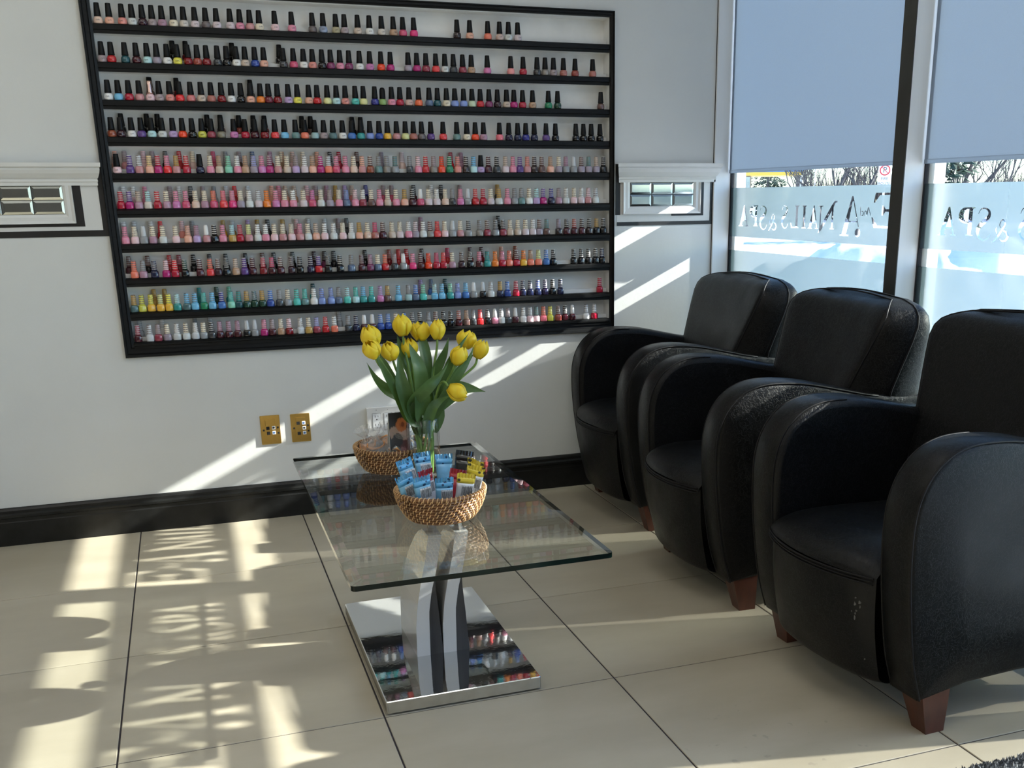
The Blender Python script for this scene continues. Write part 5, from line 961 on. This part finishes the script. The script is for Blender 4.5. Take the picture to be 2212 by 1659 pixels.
def snack_bar(loc, rz, tilt, kind, label, h=0.115, w=0.036, code=True):
    """upright flow-wrapped bar: pillow body, crimped fin ends, printed panel and barcode on its face (-y)"""
    b = empty('snack_bar', loc, rz); b.rotation_euler = (tilt[0], tilt[1], rz); tag(b, label, 'snack bar', 'snack bars in the front basket')
    main = {'blue': M['bar_sky'], 'red': M['bar_red'], 'yellow': M['bar_white'], 'black': M['bar_black']}[kind]; top = {'blue': M['bar_blue'], 'red': M['bar_red'], 'yellow': M['bar_yellow'], 'black': M['bar_black']}[kind]
    rr = random.Random(hash(label) % 1000); d = 0.012
    def ringz(z, k, ww): return [(ww/2*sx, sy*k*d/2, z) for sx, sy in ((-1, 0), (-.8, -.8), (-.3, -1), (.3, -1), (.8, -.8), (1, 0), (.8, .8), (.3, 1), (-.3, 1), (-.8, .8))]
    wr_ = MB().loft([ringz(z, k, w*ww) for z, k, ww in ((0.0, .08, 1), (0.010, .45, 1), (0.022, .9, .97), (h*.5, 1, .95), (h-.034, .95, .97), (h-.026, .6, 1))]).build('wrapper', main, b)
    wt_ = MB().loft([ringz(z, k, w*ww) for z, k, ww in ((h-.026, .6, 1), (h-.018, .3, 1.02), (h-.012, .10, 1.04))]).build('wrapper_top', top, b)
    fin = MB(); n_ = 13
    for j in range(n_-1):
        xa, xb = -w*.52+w*1.04*j/(n_-1), -w*.52+w*1.04*(j+1)/(n_-1); ya, yb = (0.0012 if j % 2 else -0.0012), (-0.0012 if j % 2 else 0.0012); lean = 0.004*rr.uniform(-1, 1)
        for e in (0.0, 0.0006): fin.add([(xa, ya+e, h-.013), (xb, yb+e, h-.013), (xb, yb+lean+e, h), (xa, ya+lean+e, h)], [(0, 1, 2, 3)])
    fin.build('crimp', top, wt_)
    if code:
        x0, x1 = -w*.20, w*.45
        pn = MB().box((x0, -d*.53, 0.012), (x1, -d*.48, h-.030)).build('print_panel', M['bar_print'] if kind != 'red' else M['bar_white'], wr_)
        bc = MB(); x = x0+.0012
        while x < x1-.0016:
            q = rr.choice((.0005, .0008, .0012)); bc.box((x, -d*.545, h-.058), (x+q, -d*.53, h-.034)); x += q+rr.choice((.0006, .0009))
        bc.build('barcode', M['bar_ink'], wr_)
bx, by, bz = BF
SB = [((-.075, -.020, .012), .25, (0.10, -.30), 'blue', 'leftmost light blue snack bar leaning out over the basket rim', .112, True),
      ((-.052, -.050, .012), .12, (0.22, -.16), 'blue', 'blue snack bar with barcode, second from left at the front', .112, True),
      ((-.006, -.060, .012), -.06, (0.16, .02), 'blue', 'blue snack bar with barcode at the front centre of the basket', .100, True),
      ((-.030, -.012, .012), .5, (-0.05, -.10), 'red', 'red and white striped snack bar between two blue ones', .108, True),
      ((.024, -.030, .012), -.5, (-.25, .15), 'red', 'red snack bar lying back in the middle of the basket', .105, False),
      ((.046, -.048, .012), -.18, (.20, .14), 'yellow', 'white and yellow snack bar at the front right of the basket', .106, True),
      ((.070, -.022, .012), -.45, (.18, .26), 'yellow', 'white and yellow snack bar leaning right, behind the front one', .122, True),
      ((.080, .012, .012), -.75, (.10, .28), 'yellow', 'rightmost white and yellow snack bar over the basket rim', .128, True),
      ((.062, .052, .012), -.30, (-.16, .16), 'black', 'black snack bar with yellow edge at the back right', .132, False),
      ((.030, .066, .012), .05, (-.22, .05), 'blue', 'dark blue snack bar standing at the back of the basket', .122, False),
      ((-.018, .066, .012), .10, (-.22, -.05), 'blue', 'blue dotted snack bar in front of the vase', .132, True),
      ((-.056, .042, .012), .35, (-.16, -.18), 'blue', 'tall blue snack bar at the back left of the basket', .128, True)]
for (dx, dy, dz), rz, tl, kd, lb, hh, cd in SB: snack_bar((bx+dx*.92, by+dy*.92, bz+dz+.010), rz, tl, kd, lb, hh, 0.044, cd)

# ================================================================== biscuits in clear wrappers, back basket
M['cello'] = thin_glass('cellophane', (0.95, 0.95, 0.95, 1), 1.7, 0.10)
def milky(m, amount):
    n = m.node_tree; out = [q for q in n.nodes if q.type == 'OUTPUT_MATERIAL'][0]; old = out.inputs[0].links[0].from_socket
    d = n.nodes.new('ShaderNodeBsdfDiffuse'); d.inputs[0].default_value = (.8, .8, .8, 1); x = n.nodes.new('ShaderNodeMixShader'); t = n.nodes.new('ShaderNodeTexNoise'); t.inputs['Scale'].default_value = 90
    r = n.nodes.new('ShaderNodeMapRange'); r.inputs[1].default_value = .42; r.inputs[2].default_value = .62; r.inputs[4].default_value = amount; n.links.new(t.outputs[0], r.inputs[0]); n.links.new(r.outputs[0], x.inputs[0])
    n.links.new(old, x.inputs[1]); n.links.new(d.outputs[0], x.inputs[2]); n.links.new(x.outputs[0], out.inputs[0])
milky(M['cello'], 0.38); M['biscuit'] = pm('baked_biscuit', (0.62, 0.28, 0.10, 1), 0.6, nscale=60, namount=0.3, bump=0.3, bscale=150)
rnd = random.Random(21)
BK = [(-.058, -.038, 'left front'), (-.010, -.052, 'front middle'), (.040, -.046, 'right front'), (-.066, .014, 'far left'), (-.016, .006, 'centre'), (.036, .012, 'centre right'), (-.030, .050, 'back left'), (.026, .056, 'back right')]
for dx, dy, pos in BK:
    b = empty('wrapped_biscuit', (BB[0]+dx*.86, BB[1]+dy*.86, BB[2]+.050), rnd.uniform(0, 6)); b.rotation_euler = (rnd.uniform(-.5, .5), rnd.uniform(-.5, .5), rnd.uniform(0, 6))
    tag(b, 'folded biscuit in crinkled clear wrapper, %s of the back basket' % pos, 'biscuit', 'wrapped biscuits in the back basket')
    mb = MB()
    def bis(u, v):
        a = -1.9+3.8*u; r = .024; w = .018*sin(pi*(.1+.8*u)); return (r*sin(a)*1.1, (v*2-1)*w*(1.1), .026+r*(1-cos(a))*.60-.004*abs(v*2-1))
    mb.grid(bis, 14, 6); o = mb.build('biscuit', M['biscuit'], b); sm_ = o.modifiers.new('thickness', 'SOLIDIFY'); sm_.thickness = .003
    rings = []; N = 20
    for z, r in ((-.022, .003), (-.014, .020), (.004, .030), (.024, .031), (.040, .024), (.052, .010), (.060, .007), (.070, .016), (.086, .026)):
        ph = rnd.uniform(0, 6); rings.append([((r*(1+.30*noise.noise((cos(2*pi*k/N)*2.2+ph, sin(2*pi*k/N)*2.2, z*60)))) * cos(2*pi*k/N), (r*(1+.30*noise.noise((cos(2*pi*k/N)*2.2, sin(2*pi*k/N)*2.2+ph, z*50+3))))*sin(2*pi*k/N), z+.006*noise.noise((k*1.3, ph, 0))) for k in range(N)])
    MB().loft(rings, cap1=False, cap0=False, smooth=False).build('clear_wrapper', M['cello'], b)

# ================================================================== wall plates
M['brass'] = pm('brushed_brass', (0.72, 0.46, 0.13, 1), 0.24, 1.0, nscale=120, namount=0.1, stretch=(1, 1, 14))
M['jack_white'] = pm('white_jack', (.72, .74, .76, 1), .35, nscale=20, namount=.03); M['jack_black'] = pm('black_port', (.006, .006, .007, 1), .5, nscale=20, namount=.1); M['jack_blue'] = pm('blue_jack', (.05, .14, .36, 1), .4, nscale=20, namount=.05)
def brass_plate(x0, z0, x1, z1, ports, label):
    t = empty('wall_plate', ((x0+x1)/2, 0, (z0+z1)/2)); tag(t, label, 'wall plate', 'brass jack plates on the wall'); ox, oz = (x0+x1)/2, (z0+z1)/2
    MB().box((x0-ox, -0.0055, z0-oz), (x1-ox, 0, z1-oz), bevel=0.0015).build('plate', M['brass'], t)
    MB().box((-.0185, -0.0075, -.042), (.0185, -0.0055, .042), bevel=0.0006).build('insert', M['brass'], t)
    for x, z, kd in ports:
        if kd == 'k': MB().box((x-.0062-ox, -.0088, z-.0062-oz), (x+.0062-ox, -.0072, z+.0062-oz), bevel=.0004).build('port', M['jack_black'], t)
        else:
            p = MB().box((x-.0066-ox, -.0092, z-.0070-oz), (x+.0066-ox, -.0072, z+.0070-oz), bevel=.0006).build('port', M['jack_white'], t)
            MB().prism([(x-.0042-ox, z-.0035-oz), (x+.0015-ox, z-.0035-oz), (x+.0045-ox, z-oz), (x+.0015-ox, z+.0035-oz), (x-.0042-ox, z+.0035-oz)], 'y', -.0094, -.0088).build('socket', M['jack_blue'] if kd == 'b' else M['jack_black'], p)
    for x, z in ((x0+.011, .0), (x1-.009, .008), (x1-.008, -.014)): MB().box((x-.0035-ox, -.0062, z-.0035), (x+.0035-ox, -.0054, z+.0035)).build('icon', M['jack_black'], t)
brass_plate(.753, .299, .827, .414, [(.780, .364, 'k'), (.802, .365, 'w'), (.781, .344, 'k'), (.802, .345, 'b')], 'brass jack plate with four ports, the left one of two')
brass_plate(.869, .299, .943, .412, [(.897, .375, 'k'), (.918, .375, 'b'), (.919, .355, 'w'), (.898, .334, 'k'), (.919, .335, 'b')], 'brass jack plate with five ports, the right one of two')
ow = empty('power_outlet', (1.25, 0, .36)); tag(ow, 'white four-gang power outlet box on the wall behind the vase', 'power outlet')
MB().box((-.083, -.028, -.055), (.101, 0, .055), bevel=.0015).build('box', M['white'], ow)
MB().box((-.085, -.032, -.058), (.103, -.028, .058), bevel=.0015).build('cover', M['white'], ow)
for k in range(4):
    x = -.0465+.0465*k
    s_ = MB().box((x-.0165, -.0335, -.034), (x+.0165, -.032, .034), bevel=.0006).build('receptacle', M['jack_white'], ow)
    MB().box((x-.0175, -.0322, -.035), (x+.0175, -.0319, .035)).build('receptacle_gap', M['jack_black'], ow)
    for zc in (.017, -.017):
        h_ = MB(); h_.box((x-.0068, -.0338, zc+.001), (x-.0050, -.0334, zc+.010)).box((x+.0050, -.0338, zc+.002), (x+.0066, -.0334, zc+.009)); h_.lathe([(0.0001, 0), (.0026, 0), (.0026, .0004)], 10, (0, 0, 0)) if False else h_.box((x-.0022, -.0338, zc-.009), (x+.0022, -.0334, zc-.005))
        h_.build('slot', M['jack_black'], s_)
    MB().box((x-.0012, -.0325, .047), (x+.0012, -.0318, .0495)).build('screw', M['jack_black'], ow)

# ================================================================== entrance mat, bottom right
M['mat'] = pm('grey_mat_pile', (0.075, 0.082, 0.090, 1), 0.95, nscale=160, namount=0.7); M['mat2'] = pm('pale_mat_fibre', (0.30, 0.31, 0.32, 1), 0.95, nscale=160, namount=0.4)
mt = empty('entrance_mat', (2.22, -3.14, 0)); tag(mt, 'dark grey pile mat on the floor in front of the nearest chair', 'mat')
MB().box((-.62, -.60, 0), (.62, .588, .006)).build('backing', M['mat'], mt)
pile = MB(); rnd = random.Random(5)
for _ in range(16000):
    x = rnd.uniform(-.62, .62); y = .59-1.19*rnd.random()**1.6; s_ = rnd.uniform(.0025, .005); a = rnd.uniform(0, 6.28); h_ = rnd.uniform(.010, .017); lx, ly = rnd.uniform(-.004, .004), rnd.uniform(-.004, .004)
    pile.add([(x+s_*cos(a), y+s_*sin(a), .005), (x+s_*cos(a+2.1), y+s_*sin(a+2.1), .005), (x+s_*cos(a+4.2), y+s_*sin(a+4.2), .005), (x+lx, y+ly, h_)], [(0, 1, 3), (1, 2, 3), (2, 0, 3)], 1 if rnd.random() < .28 else 0)
pl = link('pile', None, None) if False else None
me = bpy.data.meshes.new('pile'); me.from_pydata(pile.v, [], pile.f); me.materials.append(M['mat']); me.materials.append(M['mat2']); me.polygons.foreach_set('material_index', pile.mi); me.update()
link('pile', me, mt)['kind'] = 'stuff'

# ================================================================== outside: snow, trees, canopy building, sign
M['snow'] = pm('snow', (0.86, 0.88, 0.90, 1), 0.8, nscale=2, namount=0.04, bump=0.6, bscale=9)
M['bark'] = pm('bare_branches', (0.075, 0.070, 0.070, 1), 0.9, nscale=8, namount=0.3); M['conifer'] = pm('conifer_needles', (0.030, 0.060, 0.040, 1), 0.9, nscale=5, namount=0.4)
M['brushy'] = pm('brown_hedge_twigs', (0.055, 0.045, 0.042, 1), 0.95, nscale=5, namount=0.4)
tag(MB().box((XG+0.06, -60, -0.35), (160, 160, -0.15)).build('snow_ground', M['snow']), 'snow-covered ground outside the window', 'snow', kind='structure')
def snow_bank(cx, cy, lx, ly, h, rz, label, seed):
    c_, s_ = cos(rz), sin(rz)
    def P(u, v):
        a, b = u*2-1, v*2-1; e = max(0, 1-abs(a)**3)*max(0, 1-b*b)**0.8
        z = h*e*(0.80+0.55*noise.noise((a*lx*.35+seed, b*ly*.5, seed)))+0.16*e*noise.noise((a*lx*1.6, b*ly*2.0+seed, 2))+.07*e*noise.noise((a*lx*5, b*ly*5+seed, 7))
        return (a*lx, b*ly, z)
    mb = MB().grid(P, 90, 26); o = mb.build('snow_bank', M['snow'], None, (cx, cy, -0.16)); o.rotation_euler = (0, 0, rz); tag(o, label, 'snow bank', 'ploughed snow banks outside')
snow_bank(6.6, 9.6, 1.6, 1.0, 0.95, RAD(-30), 'bright snow bank at the left, beyond the window beside the back wall', 1)
snow_bank(7.7, 5.5, 2.1, 1.0, 1.12, RAD(-36), 'long shaded snow bank behind the middle of the first window', 4)
snow_bank(11.4, 8.2, 2.9, 1.2, 1.05, RAD(-42), 'lumpy snow bank seen through the second window', 9)
snow_bank(9.6, -1.5, 3.5, 1.3, 1.0, RAD(-80), 'snow bank off to the right, beyond the nearer windows', 14)
def bare_tree(x, y, h, seed, label):
    r = random.Random(seed); mb = MB()
    def br(p, d, l, rad, lev):
        n_ = 4; pts = [p]; dd = d.copy()
        for i in range(n_):
            dd = (dd+Vector((r.uniform(-.16, .16), r.uniform(-.16, .16), r.uniform(-.03, .10)))).normalized(); pts.append(pts[-1]+dd*l/n_)
        mb.tube(pts, [rad*(1-.45*i/n_) for i in range(n_+1)], 5 if lev < 2 else 3, caps=False)
        if lev >= 5 or rad < .006: return
        kids = 3 if lev < 4 else 2
        for k in range(kids+(1 if lev == 0 else 0)):
            t = r.uniform(.35, 1.0) if k else 1.0; q = pts[min(n_, int(t*n_))]
            a = r.uniform(0, 6.28); sp = r.uniform(.35, .8); nd = (dd+Vector((cos(a)*sp, sin(a)*sp, r.uniform(-.05, .35)))).normalized()
            br(q, nd, l*r.uniform(.62, .82), rad*r.uniform(.5, .66), lev+1)
    tr = empty('bare_tree', (x, y, -.16)); tag(tr, label, 'tree', 'bare trees beyond the car park')
    br(Vector((0, 0, 0)), Vector((r.uniform(-.08, .08), r.uniform(-.08, .08), 1)), h*.24, h*.014, 0)
    mb.build('branches', M['bark'], tr)
for i, (u, d, h, lb) in enumerate([((.535, .845), 48, 6.5, 'bare tree just right of the yellow canopy'), ((.549, .836), 40, 6.0, 'bare tree left of centre in the first window strip'), ((.560, .829), 44, 7.0, 'bare branching tree in the middle of the first window strip'), ((.574, .819), 38, 6.5, 'bare tree just left of the parking sign'),
        ((.585, .811), 52, 7.5, 'bare tree behind the parking sign'), ((.642, .767), 36, 6.0, 'bare tree right of the conifer in the second window strip'), ((.655, .756), 42, 7.0, 'bare tree in the middle of the second window strip'), ((.668, .744), 46, 6.0, 'bare tree near the right edge of the view'), ((.684, .73), 40, 7, 'bare tree cut by the right edge of the view')]):
    bare_tree(.5355+u[0]*d, -4.15+u[1]*d, h, 30+i, lb)
def conifer(x, y, h, rad, seed, label):
    r = random.Random(seed); t = empty('conifer', (x, y, -.16)); tag(t, label, 'tree', 'evergreens beyond the car park')
    MB().tube([(0, 0, 0), (0, 0, h)], [.14, .02], 6).build('trunk', M['bark'], t)
    mb = MB()
    for k in range(1500):
        z = h*(.04+.95*r.random()**1.2); R_ = rad*(1-z/h)**.8+.1; a = r.uniform(0, 6.28); q = R_*r.uniform(.25, 1.05); s_ = r.uniform(.10, .26)
        p = Vector((q*cos(a), q*sin(a), z-.25*q)); d = Vector((cos(a), sin(a), r.uniform(-.5, .1)))*s_; w = Vector((-sin(a), cos(a), r.uniform(-.4, .4)))*s_*.5
        mb.add([tuple(p+d), tuple(p+w), tuple(p-w), tuple(p-d*.3+Vector((0, 0, s_*.3)))], [(0, 1, 3), (0, 3, 2), (0, 2, 1)])
    mb.build('needles', M['conifer'], t)
conifer(.5355+.628*34, -4.15+.778*34, 7.5, 1.2, 5, 'dark conifer at the left of the second window strip')
conifer(.5355+.507*72, -4.15+.862*72, 8, 1.3, 6, 'large evergreen seen under the yellow canopy')
conifer(.5355+.522*75, -4.15+.853*78, 7, 1.5, 8, 'smaller evergreen at the right under the yellow canopy')
# distant hedge of twigs
hb_ = MB(); r = random.Random(77)
for k in range(5200):
    a = r.uniform(.60, 1.10); d = r.uniform(56, 64); x, y = .5355+sin(a-.05)*d, -4.15+cos(a-.05)*d; z0 = r.uniform(-.2, .8); l = r.uniform(.7, 1.9)*(.85+.3*sin(a*40)); dx, dy = r.uniform(-.4, .4), r.uniform(-.4, .4)
    hb_.tube([(x, y, z0), (x+dx, y+dy, z0+l)], [.035, .008], 3, caps=False)
tag(hb_.build('twig_hedge', M['brushy']), 'brown leafless hedge along the horizon', 'hedge', kind='stuff')
# canopy building with a yellow fascia
M['yellow'] = pm('yellow_fascia', (.85, .55, .05, 1), .4, nscale=2, namount=.04); M['blue_f'] = pm('blue_fascia', (.10, .28, .62, 1), .4, nscale=2, namount=.04); M['conc'] = pm('grey_brown_cladding', (.20, .18, .165, 1), .8, nscale=2, namount=.1)
D = 50; cx, cy = .5355+.508*D, -4.15+.8615*D; rz = math.atan2(-.508, .8615)
cb = empty('canopy_building', (cx, cy, -.16), rz); tag(cb, 'small canopy building with a yellow fascia across the car park', 'building')
MB().box((-1.62, -.8, 2.20), (1.48, 3, 2.345)).build('fascia', M['yellow'], cb); MB().box((-1.62, -.75, 2.345), (1.48, 3, 2.52)).build('upper_fascia', M['blue_f'], cb)
MB().box((1.16, -.7, 0), (1.34, -.5, 2.2)).build('post', M['conc'], cb); MB().box((1.34, -.72, 0), (1.44, -.6, 2.2)).build('white_post', M['white'], cb)
MB().box((-1.6, -.6, 0), (-.85, 2.5, 2.2)).build('kiosk_wall', M['conc'], cb); MB().box((-1.28, -.63, 1.0), (-1.08, -.59, 2.02)).build('kiosk_door', M['white'], cb); MB().box((-1.03, -.62, .9), (-.86, -.58, 2.15)).build('kiosk_pane', M['mirror'], cb)
# no-parking fire route sign
M['sign_w'] = pm('sign_white', (.80, .80, .80, 1), .5, nscale=10, namount=.03); M['sign_r'] = pm('sign_red', (.55, .02, .03, 1), .5, nscale=10, namount=.03)
SD = 22; sx_, sy_ = .5355+.5915*SD, -4.15+.8063*SD
sg = empty('parking_sign', (sx_, sy_, -.16), math.atan2(-.5915, .8063)); tag(sg, 'white no-parking fire route sign with a red circle', 'sign')
MB().tube([(0, .02, 0), (0, .02, 1.95)], .022, 8).build('post', M['alu'], sg)
sbd = MB().box((-.125, -.004, 1.50), (.125, 0, 1.95), bevel=.002).build('board', M['sign_w'], sg)
def ring_mesh(r0, r1, z, y):
    mb = MB(); N = 36
    v = [(q*cos(2*pi*k/N), y, z+q*sin(2*pi*k/N)) for q in (r0, r1) for k in range(N)]; mb.add(v, [(k, (k+1) % N, N+(k+1) % N, N+k) for k in range(N)]); return mb
ring_mesh(.078, .100, 1.815, -.0052).build('red_ring', M['sign_r'], sbd)
b_ = MB(); b_.add([(-.060, -.0054, 1.867), (-.052, -.0054, 1.875), (.060, -.0054, 1.763), (.052, -.0054, 1.755)], [(0, 1, 2, 3)]); b_.build('red_bar', M['sign_r'], sbd)
for tx, z, s_ in (('P', 1.815, .15), ('FIRE', 1.655, .075), ('ROUTE', 1.565, .070)):
    o = link('lettering', text_mesh('lettering', tx, s_, M['ink']), sbd, (0, -.0048, z)); o.rotation_euler = (pi/2, 0, 0)
# lamp post
lp = empty('street_lamp', (.5355+.542*46, -4.15+.840*46, -.16)); tag(lp, 'thin pale street lamp among the bare trees', 'street lamp')
MB().tube([(0, 0, 0), (0, 0, 2.5), (-.1, 0, 2.62), (-.35, 0, 2.66)], .028, 6).build('pole', M['alu'], lp)
